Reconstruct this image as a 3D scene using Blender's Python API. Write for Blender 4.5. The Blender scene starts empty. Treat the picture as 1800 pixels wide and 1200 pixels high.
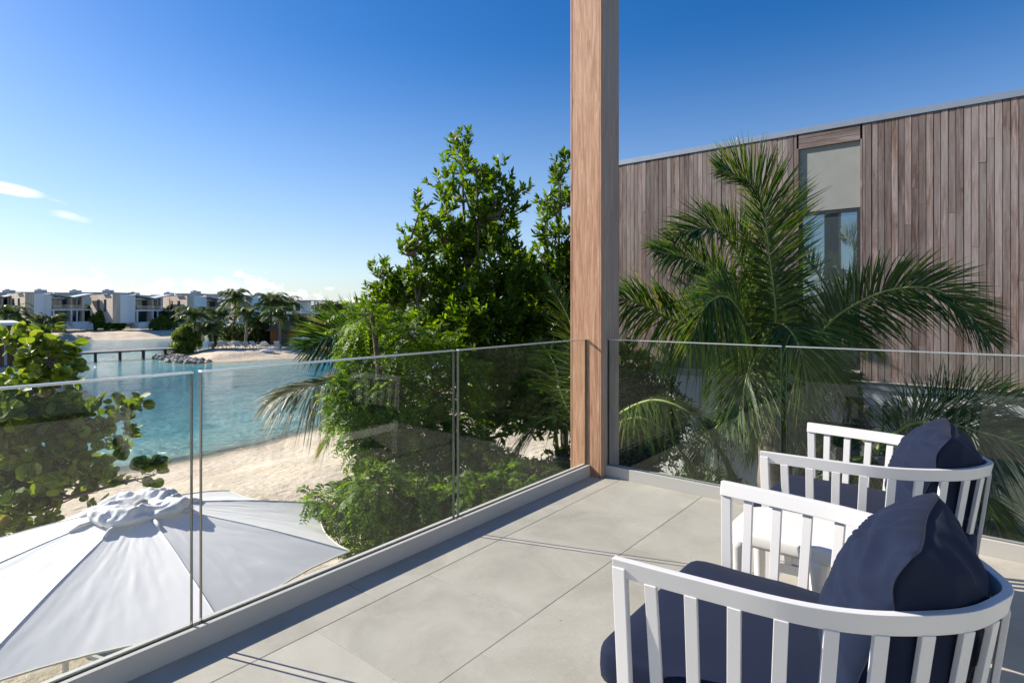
import bpy, bmesh, math, random
import numpy as np
from mathutils import Vector, Matrix, noise
R = math.radians
scn = bpy.context.scene
col = scn.collection
rng = np.random.default_rng(7)
random.seed(7)

# ------------------------------------------------------------------ camera, sky, sun, exposure
EYE = 1.3                      # eye height above the balcony floor (z = 0)
F = 1006.0
cam = bpy.data.cameras.new('camera')
cam.sensor_width = 36; cam.lens = F/1800*36
cam.shift_y = -60/1800
cam.clip_start = 0.05; cam.clip_end = 9000
co = bpy.data.objects.new('camera', cam); col.objects.link(co)
co.location = (0, 0, EYE); co.rotation_euler = (R(90), 0, 0)
scn.camera = co

SUN_TRAVEL = Vector((0.944*0.846, -0.33*0.846, -0.533)).normalized()
TO_SUN = -SUN_TRAVEL
sun_el = math.asin(TO_SUN.z)
sun_az = math.atan2(TO_SUN.x, TO_SUN.y)          # from +Y towards +X
sl = bpy.data.lights.new('sun', 'SUN'); sl.energy = 5.0; sl.angle = R(0.53); sl.color = (1.0, 0.93, 0.83)
so = bpy.data.objects.new('sun', sl); col.objects.link(so)
so.rotation_euler = TO_SUN.to_track_quat('Z', 'Y').to_euler(); so.location = (-30, 10, 30)

world = bpy.data.worlds.new('World'); scn.world = world; world.use_nodes = True
SKY_STRENGTH = 0.077
def build_world():
    nt = world.node_tree; N = nt.nodes; L = nt.links; N.clear()
    out = N.new('ShaderNodeOutputWorld'); bg = N.new('ShaderNodeBackground')
    sky = N.new('ShaderNodeTexSky'); sky.sky_type = 'NISHITA'; sky.sun_disc = False
    sky.sun_elevation = sun_el; sky.sun_rotation = sun_az
    sky.air_density = 1.0; sky.dust_density = 0.45; sky.ozone_density = 3.6; sky.altitude = 0
    tc = N.new('ShaderNodeTexCoord'); sp = N.new('ShaderNodeSeparateXYZ'); L.new(tc.outputs['Generated'], sp.inputs[0])
    def M(op, a, b=None, c=None, clamp=False):
        n = N.new('ShaderNodeMath'); n.operation = op; n.use_clamp = clamp
        for i, v in enumerate((a, b, c)):
            if v is None: continue
            if isinstance(v, (int, float)): n.inputs[i].default_value = v
            else: L.new(v, n.inputs[i])
        return n.outputs[0]
    # azimuth / elevation in degrees
    az = M('MULTIPLY', M('ARCTAN2', sp.outputs[0], sp.outputs[1]), 57.2958)
    el = M('MULTIPLY', M('ARCSINE', sp.outputs[2]), 57.2958)
    cmb = N.new('ShaderNodeCombineXYZ'); L.new(az, cmb.inputs[0]); L.new(el, cmb.inputs[1])
    def noise_(scale, sx, sy, detail=6, rough=0.6, seed=0.0):
        mp = N.new('ShaderNodeMapping'); mp.inputs['Scale'].default_value = (sx, sy, 1); mp.inputs['Location'].default_value = (seed, seed*.7, 0)
        L.new(cmb.outputs[0], mp.inputs[0])
        n = N.new('ShaderNodeTexNoise'); n.inputs['Scale'].default_value = scale; n.inputs['Detail'].default_value = detail; n.inputs['Roughness'].default_value = rough
        L.new(mp.outputs[0], n.inputs['Vector']); return n.outputs[0]
    def ss(v, lo, hi):
        n = N.new('ShaderNodeMapRange'); n.interpolation_type = 'SMOOTHSTEP'
        n.inputs[1].default_value = lo; n.inputs[2].default_value = hi; L.new(v, n.inputs[0]); return n.outputs[0]
    # cumulus bank standing on the horizon: its top height follows a coarse noise of azimuth
    big = noise_(0.11, 1, 0.0, 2, 0.5, 3.1)
    fine = noise_(0.75, 1, 1.5, 8, 0.62, 1.7)
    # bank stronger to the left (az < -30)
    left = ss(M('MULTIPLY', az, -1.0), 14.0, 42.0)
    top = M('ADD', M('MULTIPLY', M('SUBTRACT', big, 0.40), 9.0), M('MULTIPLY', left, 1.9))
    top = M('ADD', top, M('MULTIPLY', M('SUBTRACT', fine, 0.5), 5.5))
    cum = ss(M('SUBTRACT', top, el), -0.1, 0.7)
    cum = M('MULTIPLY', cum, ss(fine, 0.32, 0.55))
    cum = M('MULTIPLY', cum, 0.75)
    # high wisps: small elongated patches
    wn = noise_(0.55, 0.45, 1.7, 8, 0.6, 9.2)
    def patch(a0, e0, ra, re, slope):
        da = M('SUBTRACT', az, a0); de = M('SUBTRACT', M('SUBTRACT', el, e0), M('MULTIPLY', da, slope))
        q = M('ADD', M('POWER', M('DIVIDE', da, ra), 2.0), M('POWER', M('DIVIDE', de, re), 2.0))
        return M('SUBTRACT', 1.0, q, clamp=True)
    ws = None
    for a0, e0, ra, re, sl_, k in ((-41.7, 8.9, 3.2, .62, -.12, 1.3), (-37.8, 7.2, 2.1, .55, -.20, .9), (-38.3, 8.2, 1.3, .3, -.25, .55), (-43.5, 9.9, 3.5, .45, -.15, .4),
                              (-17.7, 1.8, .7, .28, 0.05, .8), (35, 24, 4, .6, .1, .10), (-70, 12, 6, 1.0, .1, .8), (110, 18, 9, 2.0, .1, .9), (150, 12, 12, 2.0, -.1, 1.0), (-130, 15, 9, 1.6, .1, .8), (75, 9, 6, 1.2, .05, .8)):
        p = M('MULTIPLY', patch(a0, e0, ra, re, sl_), k)
        ws = p if ws is None else M('MAXIMUM', ws, p)
    wis = M('MULTIPLY', ss(M('ADD', ws, M('MULTIPLY', M('SUBTRACT', wn, 0.5), 1.6)), 0.30, 1.15), ss(ws, 0.0, .25))
    cover = M('MAXIMUM', cum, wis, clamp=True)
    mix = N.new('ShaderNodeMix'); mix.data_type = 'RGBA'
    L.new(cover, mix.inputs[0])
    hs = N.new('ShaderNodeHueSaturation'); hs.inputs['Saturation'].default_value = 1.36; hs.inputs['Hue'].default_value = .508; L.new(sky.outputs[0], hs.inputs['Color'])
    # pale marine haze low over the horizon, the same all round
    hz = N.new('ShaderNodeMix'); hz.data_type = 'RGBA'; hzf = ss(el, 26.0, -6.0)
    L.new(M('MULTIPLY', hzf, .56), hz.inputs[0]); L.new(hs.outputs[0], hz.inputs[6]); hz.inputs[7].default_value = (4.9, 5.8, 7.1, 1)
    L.new(hz.outputs[2], mix.inputs[6]); mix.inputs[7].default_value = (7.6, 7.8, 8.0, 1)
    L.new(mix.outputs[2], bg.inputs[0]); bg.inputs[1].default_value = SKY_STRENGTH
    L.new(bg.outputs[0], out.inputs[0])
build_world()
vs = scn.view_settings
vs.view_transform = 'Standard'; vs.look = 'None'; vs.exposure = 0.92; vs.gamma = 1; vs.use_curve_mapping = False
scn.render.engine = 'CYCLES'
scn.cycles.max_bounces = 10; scn.cycles.transparent_max_bounces = 24; scn.cycles.transmission_bounces = 6; scn.cycles.glossy_bounces = 4

# ------------------------------------------------------------------ helpers
def W(x, y, Y):
    "the place at distance Y in front of the eye that is seen in direction (x, y) of the 1800x1200 photograph"
    return Vector(((x-900)/F*Y, Y, EYE-(y-540)/F*Y))
ANG = math.atan2(1006, 803)
CA, SA = math.cos(ANG), math.sin(ANG)
def uv(u, v, z=0):
    "balcony frame: u along the left rail away from the eye, v towards the water"
    return Vector((u*CA-v*SA, u*SA+v*CA, z))
def tag(o, label=None, cat=None, group=None, kind=None):
    if label: o['label'] = label
    if cat: o['category'] = cat
    if group: o['group'] = group
    if kind: o['kind'] = kind
    return o
def empty(name, loc, rz=0.0, label=None, cat=None, group=None):
    o = bpy.data.objects.new(name, None); col.objects.link(o)
    o.location = loc; o.rotation_euler = (0, 0, rz); o.empty_display_size = .2
    return tag(o, label, cat, group)
def link(name, me, mat=None, parent=None, loc=(0,0,0), rz=0.0, smooth=False, kind=None):
    if mat is not None and not me.materials: me.materials.append(mat)
    o = bpy.data.objects.new(name, me); col.objects.link(o)
    o.location = loc; o.rotation_euler = (0, 0, rz)
    if parent: o.parent = parent
    if smooth: me.shade_smooth()
    if kind: o['kind'] = kind
    return o
class MB:
    def __init__(s): s.v = []; s.f = []
    def add(s, vs, fs):
        n = len(s.v); s.v += [tuple(p) for p in vs]; s.f += [tuple(i+n for i in f) for f in fs]; return s
    def box(s, x0, x1, y0, y1, z0, z1):
        return s.hexa([(x0,y0,z0),(x1,y0,z0),(x1,y1,z0),(x0,y1,z0),(x0,y0,z1),(x1,y0,z1),(x1,y1,z1),(x0,y1,z1)])
    def hexa(s, p):
        return s.add(p, [(0,3,2,1),(4,5,6,7),(0,1,5,4),(1,2,6,5),(2,3,7,6),(3,0,4,7)])
    def tube(s, pts, rad, n=8, cap=True):
        pts = [Vector(p) for p in pts]
        if not isinstance(rad, (list, tuple)): rad = [rad]*len(pts)
        base = len(s.v); ref = Vector((0.31, 0.2, 0.93))
        for i, p in enumerate(pts):
            t = (pts[min(i+1, len(pts)-1)]-pts[max(i-1, 0)]).normalized()
            a = t.cross(ref)
            if a.length < .05: a = t.cross(Vector((1, 0, 0)))
            a.normalize(); b = t.cross(a)
            for k in range(n):
                w = 2*math.pi*k/n
                s.v.append(tuple(p+(a*math.cos(w)+b*math.sin(w))*rad[i]))
        for i in range(len(pts)-1):
            for k in range(n):
                a0 = base+i*n+k; a1 = base+i*n+(k+1) % n
                s.f.append((a0, a1, a1+n, a0+n))
        if cap:
            s.f.append(tuple(base+k for k in range(n))[::-1]); s.f.append(tuple(base+(len(pts)-1)*n+k for k in range(n)))
        return s
    def bar(s, a, b, side, w, t):
        "rectangular bar from a to b, w wide along 'side', t thick"
        a = Vector(a); b = Vector(b); d = (b-a).normalized(); side = Vector(side); side = (side-d*side.dot(d)).normalized(); nn = d.cross(side)
        p = []
        for q in (a, b):
            for (i, j) in ((-1,-1),(1,-1),(1,1),(-1,1)): p.append(q+side*(w/2*i)+nn*(t/2*j))
        return s.hexa(p)
    def mesh(s, name='m'):
        me = bpy.data.meshes.new(name); me.from_pydata(s.v, [], s.f); me.update(); return me
    def build(s, name, mat, parent=None, loc=(0,0,0), rz=0.0, bevel=0, smooth=False, kind=None, seg=2):
        me = s.mesh(name)
        if smooth or bevel:
            bm = bmesh.new(); bm.from_mesh(me); bmesh.ops.recalc_face_normals(bm, faces=bm.faces)
            if bevel: bmesh.ops.bevel(bm, geom=list(bm.edges), offset=bevel, segments=seg, affect='EDGES', profile=.5)
            bm.to_mesh(me); bm.free()
        return link(name, me, mat, parent, loc, rz, smooth, kind)
def grid_mesh(P, name='g', closed_u=False, closed_v=False):
    "P: (nu, nv, 3) array"
    nu, nv = P.shape[:2]
    me = bpy.data.meshes.new(name)
    idx = np.arange(nu*nv).reshape(nu, nv)
    iu = np.arange(nu if closed_u else nu-1); iv = np.arange(nv if closed_v else nv-1)
    a = idx[np.ix_(iu, iv)]; b = idx[np.ix_((iu+1) % nu, iv)]; c = idx[np.ix_((iu+1) % nu, (iv+1) % nv)]; d = idx[np.ix_(iu, (iv+1) % nv)]
    quads = np.stack([a, b, c, d], -1).reshape(-1, 4)
    fast_mesh(me, P.reshape(-1, 3), quads)
    return me
def fast_mesh(me, V, Fq, uvs=None):
    n = Fq.shape[1]
    me.vertices.add(len(V)); me.vertices.foreach_set('co', np.ascontiguousarray(V, dtype=np.float32).ravel())
    me.loops.add(Fq.size); me.loops.foreach_set('vertex_index', np.ascontiguousarray(Fq, dtype=np.int32).ravel())
    me.polygons.add(len(Fq)); me.polygons.foreach_set('loop_start', np.arange(0, Fq.size, n, dtype=np.int32))
    try: me.polygons.foreach_set('loop_total', np.full(len(Fq), n, dtype=np.int32))
    except Exception: pass
    if uvs is not None:
        ul = me.uv_layers.new(name='uv'); ul.data.foreach_set('uv', np.ascontiguousarray(uvs[Fq.ravel()], dtype=np.float32).ravel())
    me.update(calc_edges=True); me.validate()
    return me
def dup(o, parent=None, loc=None, rz=None, label=None):
    c = o.copy(); col.objects.link(c)
    if parent: c.parent = parent
    if loc is not None: c.location = loc
    if rz is not None: c.rotation_euler = (0, 0, rz)
    if label: c['label'] = label
    for ch in list(o.children): dup(ch, c)
    return c

# ------------------------------------------------------------------ materials
class NT:
    def __init__(s, name):
        s.m = bpy.data.materials.new(name); s.m.use_nodes = True; s.t = s.m.node_tree; s.N = s.t.nodes; s.L = s.t.links
        s.bsdf = s.N['Principled BSDF']; s.out = s.N['Material Output']
        s.tc = s.N.new('ShaderNodeTexCoord')
    def coords(s, which='Object', scale=(1,1,1), rnd=False):
        src = s.tc.outputs[which]
        if which == 'Position':
            pass
        if rnd:
            oi = s.N.new('ShaderNodeObjectInfo'); ml = s.N.new('ShaderNodeMath'); ml.operation = 'MULTIPLY'; ml.inputs[1].default_value = 37.0
            s.L.new(oi.outputs['Random'], ml.inputs[0])
            va = s.N.new('ShaderNodeVectorMath'); va.operation = 'ADD'; s.L.new(src, va.inputs[0]); s.L.new(ml.outputs[0], va.inputs[1]); src = va.outputs[0]
        mp = s.N.new('ShaderNodeMapping'); mp.inputs['Scale'].default_value = scale; s.L.new(src, mp.inputs[0]); return mp.outputs[0]
    def noise(s, vec, scale, detail=4, rough=.55, dist=0):
        n = s.N.new('ShaderNodeTexNoise'); n.inputs['Scale'].default_value = scale; n.inputs['Detail'].default_value = detail
        n.inputs['Roughness'].default_value = rough; n.inputs['Distortion'].default_value = dist; s.L.new(vec, n.inputs['Vector']); return n.outputs[0]
    def ramp(s, fac, stops):
        n = s.N.new('ShaderNodeValToRGB'); e = n.color_ramp.elements
        while len(e) < len(stops): e.new(.5)
        for i, (p, c) in enumerate(stops): e[i].position = p; e[i].color = (*c, 1) if len(c) == 3 else c
        s.L.new(fac, n.inputs[0]); return n.outputs[0]
    def mixc(s, fac, a, b, mode='MIX'):
        n = s.N.new('ShaderNodeMix'); n.data_type = 'RGBA'; n.blend_type = mode
        for k, v in ((0, fac), (6, a), (7, b)):
            if isinstance(v, (int, float)): n.inputs[k].default_value = v
            elif isinstance(v, tuple): n.inputs[k].default_value = (*v, 1)
            else: s.L.new(v, n.inputs[k])
        return n.outputs[2]
    def math(s, op, a, b=None, clamp=False):
        n = s.N.new('ShaderNodeMath'); n.operation = op; n.use_clamp = clamp
        for i, v in enumerate((a, b)):
            if v is None: continue
            if isinstance(v, (int, float)): n.inputs[i].default_value = v
            else: s.L.new(v, n.inputs[i])
        return n.outputs[0]
    def bump(s, h, strength=.3, dist=.01, chain=None):
        n = s.N.new('ShaderNodeBump'); n.inputs['Strength'].default_value = strength; n.inputs['Distance'].default_value = dist
        s.L.new(h, n.inputs['Height'])
        if chain: s.L.new(chain, n.inputs['Normal'])
        return n.outputs[0]
    def set(s, color=None, rough=None, metal=None, normal=None, spec=None):
        for k, v in (('Base Color', color), ('Roughness', rough), ('Metallic', metal), ('Normal', normal), ('Specular IOR Level', spec)):
            if v is None: continue
            if isinstance(v, tuple): s.bsdf.inputs[k].default_value = (*v, 1)
            elif isinstance(v, (int, float)): s.bsdf.inputs[k].default_value = v
            else: s.L.new(v, s.bsdf.inputs[k])
        return s.m
def plain(name, c, rough=.5, metal=0, var=.06, scale=6.0, bump=0.0, bscale=60., spec=None):
    t = NT(name); v = t.coords('Object')
    n = t.noise(v, scale, 5, .6)
    cc = t.ramp(n, [(.3, tuple(x*(1-var) for x in c)), (.7, tuple(min(1, x*(1+var)) for x in c))])
    nm = t.bump(t.noise(v, bscale, 3), bump, .002) if bump else None
    return t.set(cc, rough, metal, nm, spec)
def wood(name, dark, mid, light, rough=.65, grain=1.0, gray=None, bright=.25):
    t = NT(name)
    v = t.coords('Object', (1, 1, .07), rnd=True)
    n1 = t.noise(v, 34*grain, 6, .62, 1.2)
    v2 = t.coords('Object', (1, 1, .022), rnd=True)
    n2 = t.noise(v2, 220*grain, 3, .6)
    v3 = t.coords('Object', (1, 1, .12), rnd=True)
    n3 = t.noise(v3, 9*grain, 3, .5, 2.0)
    rings = t.math('FRACT', t.math('MULTIPLY', n3, 9.0))
    c = t.ramp(n1, [(.33, dark), (.5, mid), (.67, light)])
    c = t.mixc(t.math('MULTIPLY', rings, .28), c, dark)
    c = t.mixc(t.ramp(n2, [(.35, (.35,)*3), (.6, (0,)*3)]), c, tuple(x*.55 for x in dark))
    oi = t.N.new('ShaderNodeObjectInfo')
    vk = t.N.new('ShaderNodeTexVoronoi'); vk.inputs['Scale'].default_value = 2.1; t.L.new(t.coords('Object', (2.2, 2.2, .9), rnd=True), vk.inputs['Vector'])
    c = t.mixc(t.ramp(vk.outputs['Distance'], [(.035, (.8,)*3), (.07, (.25,)*3), (.13, (0,)*3)]), c, tuple(x*.4 for x in dark))
    if gray:
        r2 = t.math('FRACT', t.math('MULTIPLY', oi.outputs['Random'], 7.13))
        gg = t.math('MULTIPLY', r2, .75)
        c = t.mixc(gg, c, t.mixc(.5, c, gray))
        st = t.noise(t.coords('Object', (1, 1, .35), rnd=True), 3.0, 4, .6)
        c = t.mixc(t.math('MULTIPLY', t.ramp(st, [(.42, (0,)*3), (.62, (1,)*3)]), .5), c, gray)
    hv = t.N.new('ShaderNodeHueSaturation'); t.L.new(c, hv.inputs['Color'])
    t.L.new(t.math('ADD', t.math('MULTIPLY', oi.outputs['Random'], bright*2), 1-bright), hv.inputs['Value'])
    b = t.bump(t.math('ADD', n1, t.math('MULTIPLY', n2, .6)), .35, .003)
    return t.set(hv.outputs[0], rough, 0, b, .3)
def leafmat(name, stops, trans=.32, rough=.42, tcol=None, vein=False, spec=.5):
    t = NT(name)
    geo = t.N.new('ShaderNodeNewGeometry'); oi = t.N.new('ShaderNodeObjectInfo')
    r = t.math('FRACT', t.math('ADD', geo.outputs['Random Per Island'], oi.outputs['Random']))
    c = t.ramp(r, stops)
    big = t.noise(t.coords('Object'), 1.3, 2, .5)
    c = t.mixc(t.ramp(big, [(.35, (.25,)*3), (.65, (0,)*3)]), c, tuple(x*.6 for x in stops[0][1]))
    if vein:
        sp = t.N.new('ShaderNodeSeparateXYZ'); t.L.new(t.tc.outputs['UV'], sp.inputs[0])
        d = t.math('ABSOLUTE', t.math('SUBTRACT', sp.outputs[1], .5))
        mid = t.math('LESS_THAN', d, .022)
        w = t.N.new('ShaderNodeTexWave'); w.inputs['Scale'].default_value = 2.2; w.bands_direction = 'X'
        mp = t.N.new('ShaderNodeCombineXYZ'); t.L.new(t.math('SUBTRACT', sp.outputs[0], t.math('MULTIPLY', d, .8)), mp.inputs[0]); t.L.new(mp.outputs[0], w.inputs[0])
        side = t.math('MULTIPLY', t.math('GREATER_THAN', w.outputs[1], .93), .45)
        c = t.mixc(t.math('MAXIMUM', mid, side), c, (.30, .34, .10))
    t.set(c, rough, 0, None, spec)
    tr = t.N.new('ShaderNodeBsdfTranslucent'); hs = t.N.new('ShaderNodeHueSaturation'); hs.inputs['Hue'].default_value = .485; hs.inputs['Value'].default_value = 1.7; hs.inputs['Saturation'].default_value = 1.1
    t.L.new(c, hs.inputs['Color']); t.L.new(hs.outputs[0], tr.inputs['Color'])
    mx = t.N.new('ShaderNodeMixShader'); mx.inputs[0].default_value = trans
    t.L.new(t.bsdf.outputs[0], mx.inputs[1]); t.L.new(tr.outputs[0], mx.inputs[2]); t.L.new(mx.outputs[0], t.out.inputs[0])
    return t.m
def glassmat(name, tint=(.93, .97, .955), ior=1.5, rough=0.0, boost=1.0):
    t = NT(name); t.N.remove(t.bsdf)
    tr = t.N.new('ShaderNodeBsdfTransparent'); tr.inputs[0].default_value = (*tint, 1)
    gl = t.N.new('ShaderNodeBsdfGlossy'); gl.inputs['Roughness'].default_value = rough
    fr = t.N.new('ShaderNodeFresnel'); fr.inputs[0].default_value = ior
    geo = t.N.new('ShaderNodeNewGeometry')
    # take the fresnel value as seen from outside on both faces (the pane has no refraction)
    vm = t.N.new('ShaderNodeVectorMath'); vm.operation = 'DOT_PRODUCT'; t.L.new(geo.outputs['Incoming'], vm.inputs[0]); t.L.new(geo.outputs['Normal'], vm.inputs[1])
    cosv = t.math('ABSOLUTE', vm.outputs['Value'])
    sch = t.math('POWER', t.math('SUBTRACT', 1.0, cosv), 5.0)
    fac = t.math('MULTIPLY', t.math('ADD', .04, t.math('MULTIPLY', sch, .96)), boost, clamp=True)
    mx = t.N.new('ShaderNodeMixShader'); t.L.new(fac, mx.inputs[0]); t.L.new(tr.outputs[0], mx.inputs[1]); t.L.new(gl.outputs[0], mx.inputs[2])
    t.L.new(mx.outputs[0], t.out.inputs[0]); t.N.remove(fr)
    return t.m

def fabric(name, c, rough=.9, weave=900., var=.08, sheen=.3, trans=0):
    t = NT(name); v = t.coords('Object')
    n = t.noise(v, 5, 4, .6); cc = t.ramp(n, [(.3, tuple(x*(1-var) for x in c)), (.7, tuple(min(1, x*(1+var)) for x in c))])
    w = t.noise(v, weave, 2, .7)
    cc = t.mixc(t.math('MULTIPLY', w, .35), cc, tuple(min(1, x*1.5) for x in c))
    nm = t.bump(w, .25, .0008)
    t.set(cc, rough, 0, nm, .2)
    t.bsdf.inputs['Sheen Weight'].default_value = sheen
    if trans:
        tr = t.N.new('ShaderNodeBsdfTranslucent'); tr.inputs[0].default_value = (*c, 1)
        mx = t.N.new('ShaderNodeMixShader'); mx.inputs[0].default_value = trans
        t.L.new(t.bsdf.outputs[0], mx.inputs[1]); t.L.new(tr.outputs[0], mx.inputs[2]); t.L.new(mx.outputs[0], t.out.inputs[0])
    return t.m
def tilemat():
    t = NT('porcelain'); v = t.coords('Object', rnd=True)
    a = t.noise(v, 2.6, 6, .65, .6); b = t.noise(v, 260, 3, .7); c3 = t.noise(v, 22, 5, .7)
    c = t.ramp(a, [(.3, (.328, .300, .248)), (.5, (.390, .360, .302)), (.72, (.448, .414, .352))])
    c = t.mixc(t.ramp(b, [(.36, (.35,)*3), (.5, (0,)*3)]), c, (.20, .19, .165))
    c = t.mixc(t.ramp(c3, [(.55, (0,)*3), (.8, (.28,)*3)]), c, (.52, .51, .48))
    oi = t.N.new('ShaderNodeObjectInfo'); hs = t.N.new('ShaderNodeHueSaturation'); t.L.new(c, hs.inputs['Color'])
    t.L.new(t.math('ADD', t.math('MULTIPLY', oi.outputs['Random'], .07), .965), hs.inputs['Value'])
    st = t.noise(t.tc.outputs['Object'] if False else t.coords('Object', (1,1,1), rnd=True), 7, 6, .75, 1.5)
    hs2 = t.mixc(t.ramp(st, [(.60, (0,)*3), (.70, (.30,)*3)]), hs.outputs[0], (.27, .25, .215))
    # a few dark specks and pale smears
    vo = t.N.new('ShaderNodeTexVoronoi'); vo.inputs['Scale'].default_value = 6; t.L.new(v, vo.inputs['Vector'])
    c2 = t.mixc(t.ramp(vo.outputs['Distance'], [(.018, (.8,)*3), (.03, (0,)*3)]), hs2, (.12, .11, .10))
    return t.set(c2, t.ramp(a, [(.3, (.50,)*3), (.7, (.68,)*3)]), 0, t.bump(b, .12, .001), .35)

M = {}
M['tile'] = tilemat()
M['grout'] = plain('grout', (.17, .16, .14), .9)
M['alu'] = plain('powder_coated_aluminium', (.43, .41, .375), .5, 0, .02)
M['gasket'] = plain('rubber_gasket', (.012, .012, .012), .6)
M['glass'] = glassmat('balustrade_glass', (.972, .988, .980), boost=.9)
M['glass_edge'] = plain('glass_edge', (.030, .045, .040), .15, 0, .02, spec=.8)
M['cap'] = plain('steel_cap', (.62, .63, .62), .3, .75, .02)
M['white_metal'] = plain('white_lacquered_metal', (.60, .59, .575), .38, 0, .02, 3, .08, 300)
M['white_plastic'] = plain('cream_plastic', (.66, .635, .60), .35, 0, .02)
M['navy'] = fabric('navy_canvas', (.0052, .0100, .0285), .88, 1100., .08, .02)
M['navy_dark'] = fabric('navy_piping', (.006, .009, .022), .85, 1100., .10, .03)
M['canopy'] = fabric('white_canopy', (.70, .69, .68), .8, 700., .025, .05, .12)
M['cream'] = plain('cream_hem', (.62, .58, .44), .8)
M['post'] = wood('cedar_post_lit', (.29, .145, .080), (.43, .240, .145), (.55, .35, .23), .6, 1.0, None, .05)  # warm cedar copy for the faces the sun reaches
M['post_shade'] = wood('cedar_post_shade', (.24, .17, .13), (.34, .25, .195), (.42, .33, .27), .65, 1.0, (.30, .27, .25), .05)  # greyer cedar copy, shade put into the colour of the faces turned away
M['clad'] = wood('weathered_cladding', (.070, .040, .032), (.175, .113, .092), (.32, .245, .215), .75, .8, (.255, .232, .225), .32)
M['clad_void'] = plain('cladding_membrane', (.015, .013, .012), .9)
M['stucco'] = plain('grey_stucco', (.25, .255, .235), .9, 0, .05, 4, .5, 120)
M['white_wall'] = plain('white_render', (.62, .63, .62), .85, 0, .05, 1.2, .3, 90)
M['zinc'] = plain('zinc_trim', (.36, .39, .42), .35, .6, .05)
M['dark_metal'] = plain('dark_bronze_frame', (.035, .038, .04), .4, .3)
M['blind'] = plain('roller_blind', (.42, .42, .39), .8, 0, .04)
M['room'] = plain('dark_room', (.03, .03, .03), .9)
def mirror_glass(name, c=(.012,.02,.022), rough=.02):
    t = NT(name); return t.set(c, rough, 0, None, 1.0)
M['window'] = mirror_glass('window_glass', (.26, .32, .34)); M['window'].node_tree.nodes['Principled BSDF'].inputs['Metallic'].default_value = .85
M['bark'] = wood('bark', (.07, .055, .04), (.14, .115, .09), (.23, .20, .165), .9, .5, None, .1)
M['palm_bark'] = plain('palm_bark', (.20, .17, .135), .95, 0, .35, 14, .8, 20)
M['palm_stem'] = plain('palm_stem', (.20, .24, .06), .5, 0, .3, 3)
M['buttonwood'] = leafmat('glossy_leaf', [(0, (.030, .070, .008)), (.35, (.065, .135, .012)), (.75, (.115, .205, .018)), (.97, (.18, .27, .03)), (1, (.24, .21, .05))], .50, .45, spec=.35)
M['neem'] = leafmat('pinnate_leaf', [(0, (.045, .105, .009)), (.4, (.085, .175, .014)), (.8, (.135, .235, .02)), (1, (.20, .29, .035))], .50, .5, spec=.3)
M['grape'] = leafmat('sea_grape_leaf', [(0, (.028, .06, .010)), (.4, (.085, .155, .014)), (.75, (.165, .25, .022)), (.93, (.23, .30, .035)), (1, (.27, .20, .05))], .36, .42, vein=True, spec=.3)
M['palm'] = leafmat('palm_leaflet', [(0, (.016, .045, .008)), (.5, (.036, .088, .012)), (.85, (.085, .14, .018)), (.97, (.17, .19, .04)), (1, (.24, .18, .08))], .34, .42, spec=.3)
M['palm_yellow'] = leafmat('yellowing_leaflet', [(0, (.06, .10, .02)), (.5, (.12, .15, .03)), (.85, (.24, .18, .05)), (1, (.30, .17, .06))], .35, .45)
M['palm_far'] = leafmat('far_palm_leaflet', [(0, (.045, .08, .02)), (.5, (.10, .14, .035)), (1, (.22, .22, .08))], .3, .6, spec=.2)
M['shrub'] = leafmat('shrub_leaf', [(0, (.02, .045, .01)), (.6, (.05, .10, .018)), (1, (.11, .15, .03))], .3, .5)
M['rock'] = plain('shore_rock', (.24, .22, .19), .9, 0, .5, 2.0, .6, 5)
M['deck'] = plain('jetty_timber', (.38, .35, .31), .8, 0, .15)
M['pile'] = plain('jetty_pile', (.05, .045, .04), .8, 0, .3)
M['thatch'] = plain('thatch', (.22, .13, .07), .95, 0, .3, 5, .8, 25)
M['hut_wood'] = wood('hut_wood', (.10, .05, .025), (.20, .10, .05), (.28, .15, .08), .8, .3)
M['white_paint'] = plain('white_paint', (.78, .78, .76), .6)
M['cush_blue'] = plain('pale_blue_cushion', (.42, .50, .60), .9)
M['teal'] = plain('teal_paint', (.05, .22, .20), .6)

# ------------------------------------------------------------------ terrain and water
WATER = EYE-6.0
LAG = np.array([(-600,10),(-60,16),(-30,17.5),(-20,19.2),(-13,21.0),(-10.8,24.1),(-9.6,28.5),(-8,34),(-5,50),(2,75),(8,110),(10,140),(0,172),(-30,176),(-50,160),(-57,138),(-62,116),(-70,107),(-82,101),(-110,96),(-600,84)], float)
ISL = np.array([(-42.5,71.5),(-38.5,66),(-34.5,62),(-30.5,63.6),(-26.5,66.5),(-22.5,69),(-19.5,75),(-21,83),(-28,88),(-37,86),(-42,79)], float)
def sdist(P, poly):
    "positive inside"
    n = len(poly); d = np.full(len(P), 1e9); inside = np.zeros(len(P), bool)
    for i in range(n):
        a = poly[i]; b = poly[(i+1) % n]; ab = b-a; t = np.clip(((P-a)@ab)/(ab@ab), 0, 1)
        q = a+t[:, None]*ab; d = np.minimum(d, np.hypot(*(P-q).T))
        cond = ((a[1] > P[:, 1]) != (b[1] > P[:, 1]))
        with np.errstate(divide='ignore', invalid='ignore'):
            xi = (b[0]-a[0])*(P[:, 1]-a[1])/(b[1]-a[1])+a[0]
        inside ^= cond & (P[:, 0] < xi)
    return np.where(inside, d, -d)
def sstep(t): t = np.clip(t, 0, 1); return t*t*(3-2*t)
def wob(P, s, seed):
    x, y = P.T; return (np.sin(x*s+seed)*np.cos(y*s*1.3+seed*2)+.6*np.sin(x*s*2.3-y*s*1.7+seed*3)+.4*np.cos(x*s*4.1+y*s*3.3+seed))
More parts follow.
